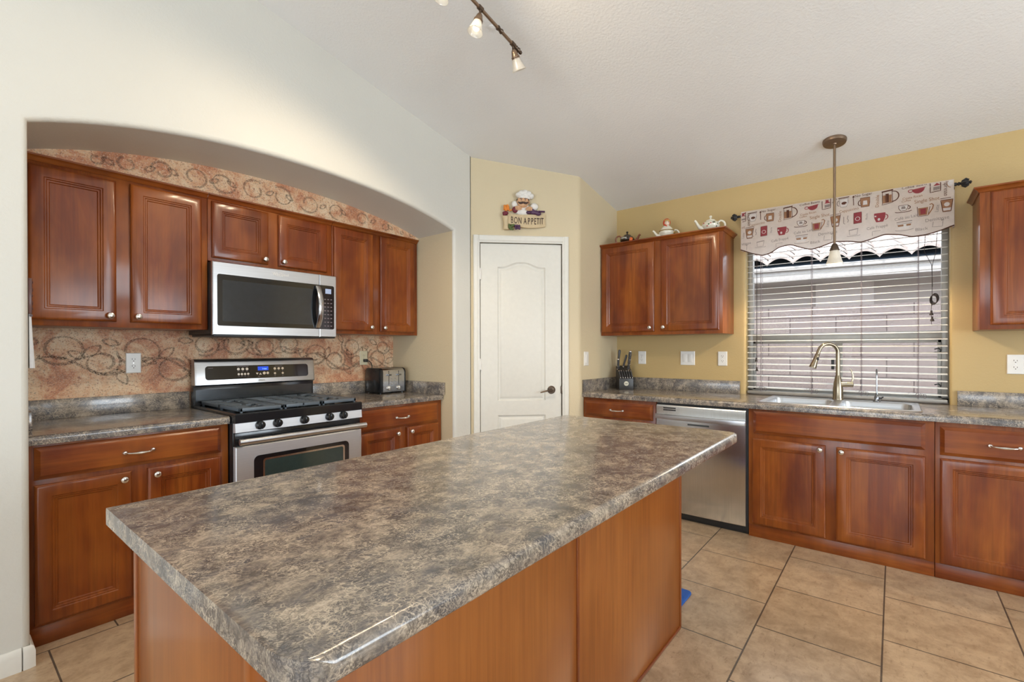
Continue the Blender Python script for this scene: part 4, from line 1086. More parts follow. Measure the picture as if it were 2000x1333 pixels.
# ================================================================== TOWEL AND HOLDER at the left jamb
t = thing('towel_holder', (NXL, 2.665, 1.36), 'carved dark red wooden towel holder on the left side of the niche', 'towel holder')
M['carved'] = wood('carved_mahogany', True, dark=(0.045, 0.018, 0.016), mid=(0.10, 0.042, 0.036), lite=(0.16, 0.08, 0.07))
m = MB(); m.box(NXL+0.001, NXL+0.013, 2.630, 2.72, 1.372, 1.512, 0.004)
m.mi = 0
for k in range(5):
    zc = 1.39+k*0.026; m.tube([(NXL+0.014, 2.675+0.026*cos(a)*(1 if k % 2 else -1), zc+0.011*sin(a)) for a in [radians(j*30) for j in range(10)]], 0.0028, 6)
obj('carved_board', m, 'carved', t)
m = MB(); m.cyl((NXL+0.010, 2.640, 1.366), (NXL+0.010, 2.712, 1.366), 0.005); obj('rail', m, 'carved', t)
m = MB(); rows = []
for k in range(9):
    z = 1.376-k*(1.376-1.158)/8; fl = 0.012+0.012*k/8
    rows.append([(NXL+0.006+fl*0.4+0.006*sin(j*1.3)*k/8, 2.642+0.068*j/10*(1+0.15*k/8)-0.002*k/8, z) for j in range(11)]+[(NXL+0.003+fl*0.1+0.002*sin(j*1.3), 2.642+0.068*j/10*(1+0.15*k/8), z) for j in range(10, -1, -1)])
m.loft(rows)
o = obj('hand_towel', m, cloth('white_cotton_towel', (0.80, 0.81, 0.83), 0.1), None, base=(NXL+0.01, 2.675, 1.158)); tag(o, 'white cotton towel hanging below the carved holder', 'towel')

# ================================================================== BLUE MAT
m = MB(); m.prism(rrect(2.13, 2.412, 0.785, 0.97, 0.025), 0.0005, 0.010, 'xy', 0.003)
o = obj('floor_mat', m, plain('blue_rubber', (0.01, 0.10, 0.42), 0.5), None, base=(2.27, 0.88, 0)); tag(o, 'small blue mat on the tile floor behind the island', 'mat')

# ================================================================== CHEF WALL PLAQUE over the pantry door
M['resin_white'] = plain('painted_resin_white', (0.76, 0.73, 0.68), 0.45); M['resin_skin'] = plain('painted_resin_skin', (0.62, 0.36, 0.20), 0.45)
M['resin_parch'] = plain('parchment_resin', (0.58, 0.45, 0.27), 0.5); M['resin_dark'] = plain('dark_brown_paint', (0.055, 0.025, 0.018), 0.45)
M['resin_orange'] = plain('carrot_orange', (0.75, 0.24, 0.03), 0.45); M['resin_wine'] = plain('wine_red_paint', (0.16, 0.015, 0.03), 0.45)
M['resin_purple'] = plain('grape_purple', (0.07, 0.025, 0.07), 0.4); M['resin_green'] = plain('herb_green', (0.09, 0.13, 0.035), 0.5)
def Q(x, y): return (0.245+((960+0.09*x)-981)*0.00413, 2.172+(453-(350+0.09*y))*0.0041)
K = 0.000371
u, z = Q(680, 950)
t = thing('chef_plaque', tuple(wpt(TD, u, 0.0, z)), 'painted resin plaque of a moustached chef leaning over a BON APPETIT scroll', 'plaque')
# scroll banner: a bent sheet hanging from the roll at its left
m = MB(TD); rows = []
def ban(s): return 0.016+0.012*sin(pi*min(1, s*1.05))
for k in range(15):
    s = k/14; x = 340+s*820; yt = 765+25*sin(pi*s)+10*s-30*s*s; yb_ = 985+75*sin(pi*s*0.95)+40*s
    a, b_ = Q(x, yt), Q(x, yb_); rows.append([(a[0], ban(s)-0.008, a[1]), (a[0], ban(s), a[1]-0.002), (b_[0], ban(s)+0.003, b_[1]+0.002), (b_[0], ban(s)-0.008, b_[1])])
m.loft(rows); sc = obj('scroll_banner', m, 'resin_parch', t, smooth=60)
m = MB(TD)
a0, a1 = Q(290, 830), Q(312, 1120)
m.loft([[(a0[0]+(a1[0]-a0[0])*k+rr*cos(2*pi*j/16), 0.020+0.018*sin(2*pi*j/16), a0[1]+(a1[1]-a0[1])*k) for j in range(16)] for k, rr in ((0, 0.027), (0.1, 0.025), (0.35, 0.020), (0.65, 0.021), (0.9, 0.025), (1, 0.024))]); obj('scroll_roll', m, 'resin_parch', t)
m = MB(TD)
word = 'BON APPETIT'; adv = [0, 100, 205, 300, 305, 390, 468, 540, 612, 668, 712]
for ch, ad in zip(word, [0, 82, 172, 230, 285, 368, 440, 508, 572, 622, 668]):
    if ch == ' ': continue
    x = 412+ad*0.98; s = (x-340)/820; uu, zz = Q(x+22, 905+30*sin(pi*s)+10*s)
    m.text(ch, 0.074, Matrix.Translation((uu, ban(s)+0.0035, zz)) @ Matrix(((0.50, 0, 0, 0), (0, 0, 1, 0), (0, 1, 0, 0), (0, 0, 0, 1))) @ Matrix.Rotation(radians(-2), 4, 'Z'), 0.0015)
obj('lettering', m, 'resin_dark', sc)
# jacket, sleeves
m = MB(TD); p = Q(660, 680); m.ball((p[0], 0.018, p[1]), (0.075, 0.020, 0.045))
for x, y, rx, rz in ((490, 570, 0.026, 0.028), (915, 610, 0.032, 0.030)): p = Q(x, y); m.ball((p[0], 0.020, p[1]), (rx, 0.020, rz))
obj('jacket', m, 'resin_white', t)
m = MB(TD); p = Q(665, 520); m.ball((p[0], 0.034, p[1]), (0.046, 0.026, 0.050), 20)
m.ball((p[0]-0.002, 0.060, p[1]-0.001), (0.008, 0.008, 0.011)); p2 = Q(665, 600); m.ball((p2[0], 0.040, p2[1]), (0.024, 0.018, 0.014))
for x in (545, 800): pe = Q(x, 520); m.ball((pe[0], 0.028, pe[1]), (0.007, 0.010, 0.012))
hd = obj('head', m, 'resin_skin', t)
m = MB(TD)
for s in (-1, 1):
    m.tube([(p[0]+s*x, 0.062-0.25*x, p[1]+dz) for x, dz in ((0.0, -0.013), (0.012, -0.016), (0.024, -0.017), (0.034, -0.013), (0.040, -0.006))], [0.007, 0.0095, 0.009, 0.006, 0.003], 8)
    m.tube([(p[0]+s*x, 0.058-0.2*x, p[1]+dz) for x, dz in ((0.008, 0.016), (0.018, 0.021), (0.028, 0.018))], [0.003, 0.0035, 0.002], 8)
    m.tube([(p[0]+s*0.044, 0.030, p[1]+0.022), (p[0]+s*0.047, 0.028, p[1]-0.004), (p[0]+s*0.043, 0.030, p[1]-0.016)], [0.006, 0.006, 0.003], 8)
obj('moustache', m, 'resin_dark', hd)
m = MB(TD)
for s in (-1, 1):
    m.ball((p[0]+s*0.016, 0.0575, p[1]+0.008), (0.0055, 0.003, 0.0036), 10)
obj('eye', m, 'resin_dark', hd)
m = MB(TD)
pc = Q(690, 425); m.lathe([(0, 0), (0.048, 0), (0.050, 0.012), (0.046, 0.016), (0, 0.016)], (pc[0], 0.030, pc[1]-0.012), (0.06, 0, 1), 20, 1.0, 0.62)
for x, y, r in ((575, 370, 0.026), (640, 330, 0.028), (710, 320, 0.029), (780, 340, 0.028), (835, 390, 0.027), (700, 380, 0.030)): pp = Q(x, y+8); m.ball((pp[0], 0.034, pp[1]), (r, 0.026, r*0.84))
obj('chef_hat', m, 'resin_white', t)
for sx_, x, y in ((-1, 555, 668), (1, 800, 676)):
    m = MB(TD); pp = Q(x, y); m.ball((pp[0], 0.040, pp[1]+0.006), (0.024, 0.012, 0.014))
    for k in range(4):
        xx = pp[0]+(k-1.5)*0.0115; m.tube([(xx, 0.046, pp[1]+0.010), (xx-0.001*sx_, 0.052, pp[1]-0.004), (xx-0.002*sx_, 0.050, pp[1]-0.020+abs(k-1.4)*0.003)], [0.0058, 0.0060, 0.0045], 8)
    xx = pp[0]-sx_*0.026; m.tube([(xx+sx_*0.006, 0.044, pp[1]+0.006), (xx, 0.048, pp[1]-0.004), (xx+sx_*0.002, 0.047, pp[1]-0.012)], [0.006, 0.006, 0.004], 8)
    obj('hand', m, 'resin_skin', t)
m = MB(TD)
for (x, y), (x2, y2), r in (((310, 720), (270, 600), 0.013), ((350, 700), (330, 590), 0.014), ((290, 700), (265, 660), 0.013)):
    a, b_ = Q(x, y), Q(x2, y2); m.tube([(a[0], 0.024, a[1]), ((a[0]+b_[0])/2, 0.028, (a[1]+b_[1])/2), (b_[0], 0.024, b_[1])], [r*0.6, r, r*0.7], 10)
a, b_ = Q(360, 705), Q(440, 690); m.tube([(a[0], 0.022, a[1]), (b_[0], 0.02, b_[1])], [0.008, 0.004], 8)
obj('carrots', m, 'resin_orange', t)
m = MB(TD)
for x, y, rx, rz in ((500, 690, 0.024, 0.026), (290, 770, 0.024, 0.016), (270, 800, 0.014, 0.012)): pp = Q(x, y); m.ball((pp[0], 0.028, pp[1]), (rx, 0.016, rz))
obj('red_peppers', m, 'resin_wine', t)
m = MB(TD)
a = Q(800, 720); 
for x, y, r in ((790, 745, 0.016), (860, 710, 0.020), (900, 740, 0.022), (950, 745, 0.022), (1000, 770, 0.018)): pp = Q(x, y); m.ball((pp[0], 0.030, pp[1]), (r*1.3, 0.014, r*0.8))
a, b_ = Q(1000, 715), Q(1140, 720); m.tube([(a[0], 0.028, a[1]), (b_[0], 0.030, b_[1])], [0.009, 0.010], 10, 0.8)
obj('aubergines', m, 'resin_purple', t)
m = MB(TD); rg = random.Random(4)
for k in range(16): pp = Q(540+rg.uniform(-60, 55), 1075+rg.uniform(-35, 45)); m.ball((pp[0], 0.040+rg.uniform(0, 0.006), pp[1]), 0.0095, 10)
obj('grapes', m, 'resin_purple', t)
m = MB(TD)
for k in range(14): pp = Q(415+rg.uniform(-50, 50), 1060+rg.uniform(-55, 65)); m.ball((pp[0], 0.038+rg.uniform(0, 0.006), pp[1]), 0.009, 10)
obj('green_grapes', m, 'resin_green', t)

# ================================================================== KNIFE BLOCK AND KNIVES
KB = Matrix.Translation((3.800, 1.800, CT)) @ Matrix(((0.6, 0.8, 0, 0), (-0.8, 0.6, 0, 0), (0, 0, 1, 0), (0, 0, 0, 1)))   # x = to the right, y = towards the wall
t = thing('knife_block', (3.86, 1.83, CT), 'black slanted knife block full of knives in the corner of the counter', 'knife block')
m = MB(KB); m.prism([(0.0, 0.0), (0.0, 0.098), (0.022, 0.112), (0.078, 0.168), (0.095, 0.165), (0.145, 0.205), (0.158, 0.19), (0.150, 0.0)], -0.061, 0.061, 'yz', 0.002)
bl = obj('block', m, plain('dark_stained_block', (0.035, 0.032, 0.030), 0.4), t)
m = MB(KB); m.lathe([(0, 0), (0.020, 0), (0.019, 0.002), (0, 0.0025)], (0, -0.0005, 0.053), (0, -1, 0), 24); mb = obj('medallion', m, plain('cream_medallion', (0.75, 0.70, 0.55), 0.35), bl)
m = MB(KB); m.tube([(0.013*cos(a), -0.003, 0.053+0.012*sin(a)) for a in [2*pi*k/20 for k in range(21)]], 0.0008, 6); m.box(-0.009, 0.009, -0.0036, -0.0024, 0.0505, 0.0555); obj('emblem', m, 'cord_dark', mb)
M['handle'] = plain('black_knife_handle', (0.075, 0.075, 0.08), 0.35)
def knife(name, base, tip, w_, th, label, group=None, rivets=0, endcap=True):
    base, tip = Vector(base), Vector(tip); d = (tip-base).normalized(); L_ = (tip-base).length
    t = thing(name, tuple(KB @ base), label, 'knife', group)
    sidev = Vector((1, 0, 0)); nv = d.cross(sidev).normalized(); sidev = nv.cross(d).normalized()
    rows = []
    for s, a, b_ in ((0, 0.8, 0.8), (0.06, 1, 1), (0.30, 0.86, 1), (0.6, 0.95, 1.02), (0.88, 1.12, 1.05), (0.97, 1.0, 0.9), (1.0, 0.6, 0.6)):
        c0 = base+d*(L_*s); rows.append([c0+sidev*(th*a*cos(q))+nv*(w_*b_*sin(q)) for q in [2*pi*k/14 for k in range(14)]])
    m = MB(KB); m.loft(rows); h = obj('handle', m, 'handle', t)
    m = MB(KB); m.loft([[base+d*e+sidev*(th*1.12*cos(q))+nv*(w_*1.08*sin(q)) for q in [2*pi*k/14 for k in range(14)]] for e in (-0.004, 0.008)]); obj('bolster', m, 'nickel', t)
    if endcap:
        m = MB(KB); m.ball(tip, (th*0.9, th*0.9, th*0.9), 12); obj('end_cap', m, 'nickel', t)
    for k in range(rivets):
        m = MB(KB); c0 = base+d*L_*(0.3+0.28*k); m.cyl(c0-sidev*th*1.1, c0+sidev*th*1.1, 0.004, seg=10); m.cyl(c0, c0-nv*w_*1.06, 0.0045, seg=10); obj('rivet', m, 'nickel', t)
    return t
pos = ['leftmost', 'second from left', 'third from left', 'fourth from left', 'fifth from left', 'rightmost']
for k in range(6):
    x = -0.050+0.020*k
    knife('steak_knife', (x, 0.058, 0.158), (x, -0.012, 0.104), 0.0075, 0.0062, 'black steak knife, %s of six in the front of the block' % pos[k], 'steak knives in the knife block')
knife('kitchen_knife', (-0.052, 0.098, 0.176), (-0.060, 0.045, 0.262), 0.013, 0.010, 'black kitchen knife with steel bolster at the left front of the block', rivets=1)
knife('kitchen_knife', (-0.046, 0.135, 0.203), (-0.038, 0.105, 0.345), 0.014, 0.011, 'tallest black kitchen knife at the back left of the block', endcap=False)
knife('kitchen_knife', (0.000, 0.125, 0.196), (0.022, 0.095, 0.300), 0.011, 0.009, 'short black kitchen knife in the middle of the block', endcap=False)
knife('kitchen_knife', (0.036, 0.098, 0.170), (0.046, 0.050, 0.330), 0.020, 0.012, 'wide riveted black knife at the right of the block', rivets=3)

# ================================================================== TEAPOTS on the cabinet
TZ = 2.134
def teapot(name, loc, yaw, s, prof, label, cat, mat, spoutm, handm, lidprof, lidmat, knobr=0.010):
    L = Matrix.Translation(loc) @ Matrix.Rotation(yaw, 4, 'Z') @ Matrix.Scale(s, 4)
    t = thing(name, loc, label, cat)
    m = MB(L); m.lathe(prof, seg=28); bd = obj('body', m, mat, t)
    H = prof[-1][1]
    m = MB(L); m.tube([(0.055, 0, H*0.30), (0.085, 0, H*0.42), (0.102, 0, H*0.75), (0.112, 0, H*1.02), (0.124, 0, H*1.12)], [0.020, 0.015, 0.011, 0.009, 0.010], 12); obj('spout', m, spoutm, t)
    m = MB(L); m.tube([(-0.055, 0, H*0.85)]+[(-0.075-0.035*sin(a), 0, H*0.55+0.038*cos(a)) for a in [radians(k*18) for k in range(0, 11)]]+[(-0.052, 0, H*0.18)], 0.0075, 10); obj('handle', m, handm, t)
    m = MB(L); m.lathe([(r, h+H-0.001) for r, h in lidprof], seg=24); obj('lid', m, lidmat, t)
    return t, L
M['glaze_brown'] = plain('dark_brown_glaze', (0.030, 0.016, 0.008), 0.15, coat=0.6); M['glaze_rust'] = plain('rust_glaze', (0.20, 0.045, 0.012), 0.2, coat=0.5)
M['glaze_white'] = plain('cream_porcelain', (0.74, 0.70, 0.58), 0.2, coat=0.5); M['glaze_orange'] = plain('orange_enamel', (0.75, 0.14, 0.02), 0.25)
M['glaze_red'] = plain('red_enamel', (0.55, 0.05, 0.02), 0.25); M['glaze_gold'] = plain('gilt', (0.65, 0.42, 0.10), 0.25, 0.8); M['glaze_green'] = plain('green_enamel', (0.08, 0.13, 0.05), 0.3)
M['glaze_pink'] = plain('pink_enamel', (0.5, 0.12, 0.10), 0.3); M['resin_blond'] = plain('straw_hair_paint', (0.55, 0.36, 0.10), 0.4)
pot = [(0, 0), (0.046, 0), (0.050, 0.006), (0.066, 0.026), (0.070, 0.046), (0.060, 0.066), (0.040, 0.078), (0.034, 0.080)]
lid = [(0.038, 0), (0.034, 0.008), (0.018, 0.016), (0.007, 0.020), (0.006, 0.026), (0.012, 0.034), (0.009, 0.044), (0, 0.048)]
t, L = teapot('teapot', (3.800, 1.790, TZ), radians(-62), 0.88, pot, 'dark brown teapot with an orange fruit, left end of the cabinet top', 'teapot', 'glaze_brown', 'glaze_rust', 'glaze_rust', lid, 'glaze_brown')
m = MB(L); m.ball((0.030, -0.058, 0.036), (0.020, 0.010, 0.020)); obj('painted_orange', m, 'glaze_orange', t)
m = MB(L)
for k in range(4): m.tube([(-0.055+0.012*k, -0.052-0.004*k, 0.045), (-0.048+0.012*k, -0.056-0.004*k, 0.058)], 0.0035, 6)
obj('painted_leaves', m, 'glaze_white', t)
t, L = teapot('teapot', (3.785, 1.095, TZ), radians(118), 0.95, pot, 'white porcelain teapot with painted flowers, right end of the cabinet top', 'teapot', 'glaze_white', 'glaze_white', 'glaze_white', lid, 'glaze_white')
rg = random.Random(5)
for k in range(10):
    m = MB(L); a = radians(60+rg.uniform(-75, 75)); hh = rg.uniform(0.022, 0.060); rr = 0.066-abs(hh-0.044)*0.25
    m.ball((rr*cos(a), rr*sin(a), hh), (0.008, 0.008, 0.006), 10); obj('painted_flower', m, ('glaze_pink', 'glaze_green', 'glaze_brown')[k % 3], t)
wide = [(0, 0), (0.050, 0), (0.055, 0.010), (0.068, 0.034), (0.070, 0.050), (0.062, 0.060), (0.060, 0.062)]
t, L = teapot('figural_teapot', (3.790, 1.440, TZ), radians(118), 0.88, wide, 'white teapot with a lid shaped as a woman in a red headscarf', 'teapot', 'glaze_white', 'glaze_white', 'glaze_white',
              [(0.064, 0), (0.060, 0.010), (0.046, 0.030), (0.028, 0.048), (0.018, 0.056), (0, 0.058)], 'glaze_white')
m = MB(L); m.ball((-0.002, 0.006, 0.136), (0.025, 0.026, 0.030), 18); m.ball((-0.003, 0.031, 0.134), 0.004, 8); fh = obj('lid_head', m, plain('porcelain_face', (0.72, 0.55, 0.42), 0.25, coat=0.4), t)
m = MB(L); m.ball((-0.001, -0.006, 0.143), (0.034, 0.029, 0.038), 18); m.tube([(0.018, 0.02, 0.118), (0.004, 0.034, 0.100), (-0.014, 0.03, 0.092)], [0.007, 0.006, 0.003], 8); obj('headscarf', m, 'glaze_red', t)
m = MB(L); m.tube([(0.018, 0.020, 0.155), (0.006, 0.031, 0.158), (-0.012, 0.030, 0.156), (-0.020, 0.022, 0.148)], 0.006, 8); obj('hair_fringe', m, 'resin_blond', fh)
m = MB(L); m.ball((0.008, 0.029, 0.140), (0.003, 0.003, 0.003), 8); m.ball((-0.012, 0.029, 0.140), (0.003, 0.003, 0.003), 8); obj('eye', m, 'resin_dark', fh)
m = MB(L); m.tube([(0.066*cos(a), 0.066*sin(a), 0.064) for a in [2*pi*k/30 for k in range(31)]], 0.003, 6); obj('gilt_band', m, 'glaze_gold', t)
m = MB(L); m.ball((-0.056, 0.030, 0.042), (0.012, 0.012, 0.012), 10); obj('painted_flower', m, 'glaze_gold', t)

# ================================================================== PENDANT LIGHT over the sink
PX, PY = 3.669, 0.297
pz = ceil_z(PX)
nrm_ = Vector((-0.1938, 0, -1)).normalized()
t = thing('pendant_light', (PX, PY, pz), 'bronze pendant light with a frosted bell shade over the sink', 'pendant light')
m = MB(); m.lathe([(0, 0), (0.066, 0), (0.066, 0.010), (0.062, 0.020), (0.014, 0.024), (0.010, 0.030), (0, 0.030)], (PX, PY, pz-0.0005), nrm_, 32); obj('canopy', m, 'bronze_lt', t)
m = MB(); m.cyl((PX, PY, pz-0.02), (PX, PY, 1.895), 0.0075, seg=14); obj('stem', m, 'bronze_lt', t)
m = MB(); m.lathe([(0, 0.045), (0.010, 0.044), (0.016, 0.036), (0.023, 0.018), (0.0245, 0.008), (0.028, 0.006), (0.028, 0.0), (0.020, -0.004), (0, -0.004)], (PX, PY, 1.860), seg=24); obj('socket_cup', m, 'bronze', t)
def shade_bm(T, h, r0, r1):
    m = MB(T); m.open = True
    pp = [(r0+(r1-r0)*a, h*b_) for a, b_ in ((0, 0), (0.14, 0.2), (0.34, 0.45), (0.60, 0.72), (0.86, 0.93), (1, 1))]; pr = pp+[(r-0.003, z) for r, z in reversed(pp)]
    m.lathe(pr, seg=30); return m
m = shade_bm(Matrix.Translation((PX, PY, 1.861)) @ Matrix.Rotation(pi, 4, 'X'), 0.085, 0.025, 0.048); obj('shade', m, 'frost', t)
m = MB(); m.ball((PX, PY, 1.825), (0.013, 0.013, 0.020), 14); obj('bulb', m, 'bulb', t)
LAMPC = (1.0, 0.80, 0.55)
light('pendant_lamp', 'SPOT', (PX, PY, 1.778), 22.0, LAMPC, direction=(0, 0, -1), radius=0.02, cone=165)

# ================================================================== TRACK LIGHT on the ceiling
RY = 1.517
def rail_z(x): return ceil_z(x)-0.122
xe = 1.955
t = thing('track_light', (1.2, RY, ceil_z(1.2)), 'bronze track light with frosted glass heads on the sloped ceiling', 'track light')
m = MB(); m.tube([(x, RY, rail_z(x)) for x in (0.30, 0.9, 1.5, xe-0.03)], 0.008, 12); obj('rail', m, 'bronze_lt', t)
m = MB(); dx = Vector((1, 0, -0.1938)).normalized()
m.lathe([(0, 0), (0.010, 0), (0.012, 0.006), (0.008, 0.010), (0.012, 0.018), (0.013, 0.026), (0.007, 0.034), (0.010, 0.040), (0.008, 0.048), (0, 0.050)], (xe-0.045, RY, rail_z(xe-0.045)), dx, 16); obj('finial', m, 'bronze', t)
for x in (1.02, 0.45):
    m = MB(); m.lathe([(0, 0), (0.06, 0), (0.058, 0.018), (0.012, 0.026), (0, 0.026)], (x, RY, ceil_z(x)-0.0005), nrm_, 26); m.cyl((x, RY, ceil_z(x)-0.02), (x, RY, rail_z(x)), 0.007); obj('ceiling_mount', m, 'bronze_lt', t)
m = MB(); x = 1.785; m.lathe([(0, -0.016), (0.012, -0.016), (0.012, -0.010), (0.0095, -0.006), (0.0095, 0.006), (0.012, 0.010), (0.012, 0.016), (0, 0.016)], (x, RY, rail_z(x)), dx, 16); obj('rail_coupler', m, 'bronze', t)
R0 = Vector((0.6286, -0.7777, 0)); F0 = Vector((0.7777, 0.6286, 0)); DN = Vector((0, 0, -1))
for x, dr, on in ((1.890, DN*0.82+R0*0.30+F0*0.38, 0), (1.645, DN*0.95-R0*0.24+F0*-0.10, 1), (1.440, DN*0.95-R0*0.35-F0*0.05, 1), (1.16, DN*0.8+R0*0.7, 1), (0.90, DN*0.8+R0*0.6, 1)):
    dr = dr.normalized(); j = Vector((x, RY, rail_z(x))); e = j+Vector((0, 0, -0.020))+dr*0.004
    m = MB(); m.lathe([(0, -0.013), (0.012, -0.013), (0.012, 0.013), (0, 0.013)], j, dx, 14); m.cyl(j, e, 0.006); hj = obj('head_joint', m, 'bronze', t)
    T = Matrix.Translation(e) @ Vector((0, 0, 1)).rotation_difference(dr).to_matrix().to_4x4() @ Matrix.Scale(0.76, 4)
    m = MB(T); m.lathe([(0, 0), (0.010, 0.002), (0.017, 0.012), (0.023, 0.034), (0.025, 0.044), (0.029, 0.046), (0.029, 0.051), (0.026, 0.053), (0.029, 0.055), (0.029, 0.059), (0, 0.059)], seg=22); hc = obj('lamp_head', m, 'bronze_lt', t)
    m = shade_bm(T @ Matrix.Translation((0, 0, 0.058)), 0.072, 0.026, 0.050); obj('shade', m, 'frost', hc)
    m = MB(T); m.ball((0, 0, 0.098), (0.021, 0.021, 0.022), 14); obj('bulb', m, 'bulb' if on else 'white_plastic', hc)
    if on: light('track_lamp', 'SPOT', tuple(e+dr*0.100), 20.0, LAMPC, direction=dr, radius=0.025, cone=150)
m = MB(); p_ = Vector((1.766, 1.534, ceil_z(1.766)-0.0005)); m.lathe([(0, 0), (0.017, 0), (0.017, 0.003), (0.010, 0.005), (0, 0.005)], (1.862, 1.640, ceil_z(1.862)-0.0005), nrm_, 20)
o = obj('ceiling_hook_plate', m, 'ceiling', None, base=(1.862, 1.640, ceil_z(1.862))); tag(o, 'small round painted plate on the ceiling beside the track light', 'ceiling plate')

# ================================================================== CURTAIN ROD AND VALANCE
XV = 3.905
t = thing('curtain_rod', (3.92, 0.31, 2.235), 'dark curtain rod with carved black finials above the window', 'curtain rod')
def rod_z(y): return 2.2225+(y+0.282)*0.016
m = MB(); m.cyl((XV+0.010, 0.905, rod_z(0.905)), (XV+0.010, -0.283, rod_z(-0.283)), 0.009); obj('rod', m, 'bronze', t)
for y, s in ((0.905, 1), (-0.283, -1)):
    m = MB(); m.lathe([(0, 0), (0.011, 0), (0.011, 0.010), (0.007, 0.014), (0.012, 0.022), (0.007, 0.028), (0.015, 0.036), (0.021, 0.050), (0.017, 0.062), (0.008, 0.068), (0.011, 0.074), (0, 0.080)], (XV+0.010, y, rod_z(y)), (0, s, 0), 12)
    for k in range(6): a = 2*pi*k/6; m.tube([(XV+0.010+0.014*cos(a), y+s*0.034, rod_z(y)+0.014*sin(a)), (XV+0.010+0.024*cos(a), y+s*0.052, rod_z(y)+0.024*sin(a)), (XV+0.010+0.017*cos(a), y+s*0.066, rod_z(y)+0.017*sin(a))], [0.004, 0.006, 0.003], 6)
    obj('finial', m, 'black_matte', t)
    m = MB(); m.cyl((XV+0.010, y-s*0.010, rod_z(y)), (X0-0.001, y-s*0.010, rod_z(y)), 0.006); m.lathe([(0, 0), (0.02, 0), (0.018, 0.005), (0, 0.005)], (X0-0.0005, y-s*0.010, rod_z(y)), (-1, 0, 0), 16); obj('bracket', m, 'bronze', t)

HEM = [(0.912, 1.985), (0.898, 1.979), (0.831, 1.945), (0.753, 1.917), (0.702, 1.932), (0.652, 1.968), (0.579, 1.978), (0.496, 1.94), (0.45, 1.924), (0.382, 1.937), (0.316, 1.958), (0.23, 1.949), (0.168, 1.933), (0.107, 1.95), (0.048, 1.97), (-0.029, 1.954), (-0.086, 1.93), (-0.158, 1.934), (-0.22, 1.948), (-0.272, 1.969), (-0.29, 1.975)]
hy = np.array([p[0] for p in HEM][::-1]); hz_ = np.array([p[1] for p in HEM][::-1])
kk = np.linspace(-0.29, 0.912, 400); hzz = np.interp(kk, hy, hz_); ker = np.hanning(21); ker /= ker.sum(); hzz = np.convolve(np.pad(hzz, 10, 'edge'), ker, 'valid')
def hem(y): return float(np.interp(y, kk, hzz))
VY0, VY1 = -0.282, 0.906
def vtop(y): return rod_z(y)+0.030
def vx(y, z):
    s = (vtop(y)-z)/0.33; rod = 0.012*math.exp(-((z-rod_z(y))/0.014)**2)
    return XV-0.002-rod+0.010*sin(y*13+0.6)*s*0.7+0.004*sin(y*31)*s-0.012*s
m = MB(); NY, NZ = 90, 22
def grid(x_off): return [[(vx(y, z)+x_off, y, z) for z in [vtop(y)+(hem(y)-vtop(y))*j/NZ for j in range(NZ+1)]] for y in [VY0+(VY1-VY0)*i/NY for i in range(NY+1)]]
G = grid(0.0)
for A, B in zip(G, G[1:]): m.strip(A, B)
m.loft([[(vx(VY0, z), VY0, z), (XV+0.03, VY0-0.006, z), (XV+0.062, VY0-0.002, z), (X0-0.012, VY0+0.002, z)] for z in [vtop(VY0)-0.06+(hem(VY0)-vtop(VY0)+0.06)*j/8 for j in range(9)]], cap=False, closed=False)
m.loft([[(vx(VY1, z), VY1, z), (XV+0.03, VY1+0.004, z), (X0-0.012, VY1, z)] for z in [vtop(VY1)-0.06+(hem(VY1)-vtop(VY1)+0.06)*j/8 for j in range(9)]], cap=False, closed=False)
# hem binding
m.mi = 1
m.tube([(vx(y, hem(y))-0.001, y, hem(y)) for y in [VY0+(VY1-VY0)*i/160 for i in range(161)]], 0.0036, 6)
# printed motifs: thin printed shapes lying on the cloth, (du to the right, dz up) about a centre
PR = {'b': 1, 't': 2, 'r': 3, 'g': 4, 'w': 5}
def put(bm2, yc, zc, col, lift):
    for v in bm2.verts:
        y = yc-v.co.x; z = zc+v.co.y
        v.co = (vx(min(VY1, max(VY0, y)), z)-0.0012-lift*0.0005, y, z)
    dead = [f for f in bm2.faces if any(v.co.y > VY1-0.002 or v.co.y < VY0+0.002 or v.co.z > vtop(v.co.y)-0.002 or v.co.z < hem(v.co.y)+0.006 for v in f.verts)]
    bmesh.ops.delete(bm2, geom=dead, context='FACES')
    m.mi = PR[col]; m.add(bm2)
def fill(pts, yc, zc, col, lift=0):
    b = bmesh.new(); n = 6
    # fan of thin bands so that the print follows the folds
    cx = sum(p[0] for p in pts)/len(pts); cy = sum(p[1] for p in pts)/len(pts); c0 = b.verts.new((cx, cy, 0)); prev = None
    for k in range(1, 4):
        s = k/3; cur = [b.verts.new((cx+(x-cx)*s, cy+(y-cy)*s, 0)) for x, y in pts]
        for i in range(len(pts)):
            j = (i+1) % len(pts)
            if prev is None: b.faces.new((c0, cur[i], cur[j]))
            else: b.faces.new((prev[i], cur[i], cur[j], prev[j]))
        prev = cur
    put(b, yc, zc, col, lift)
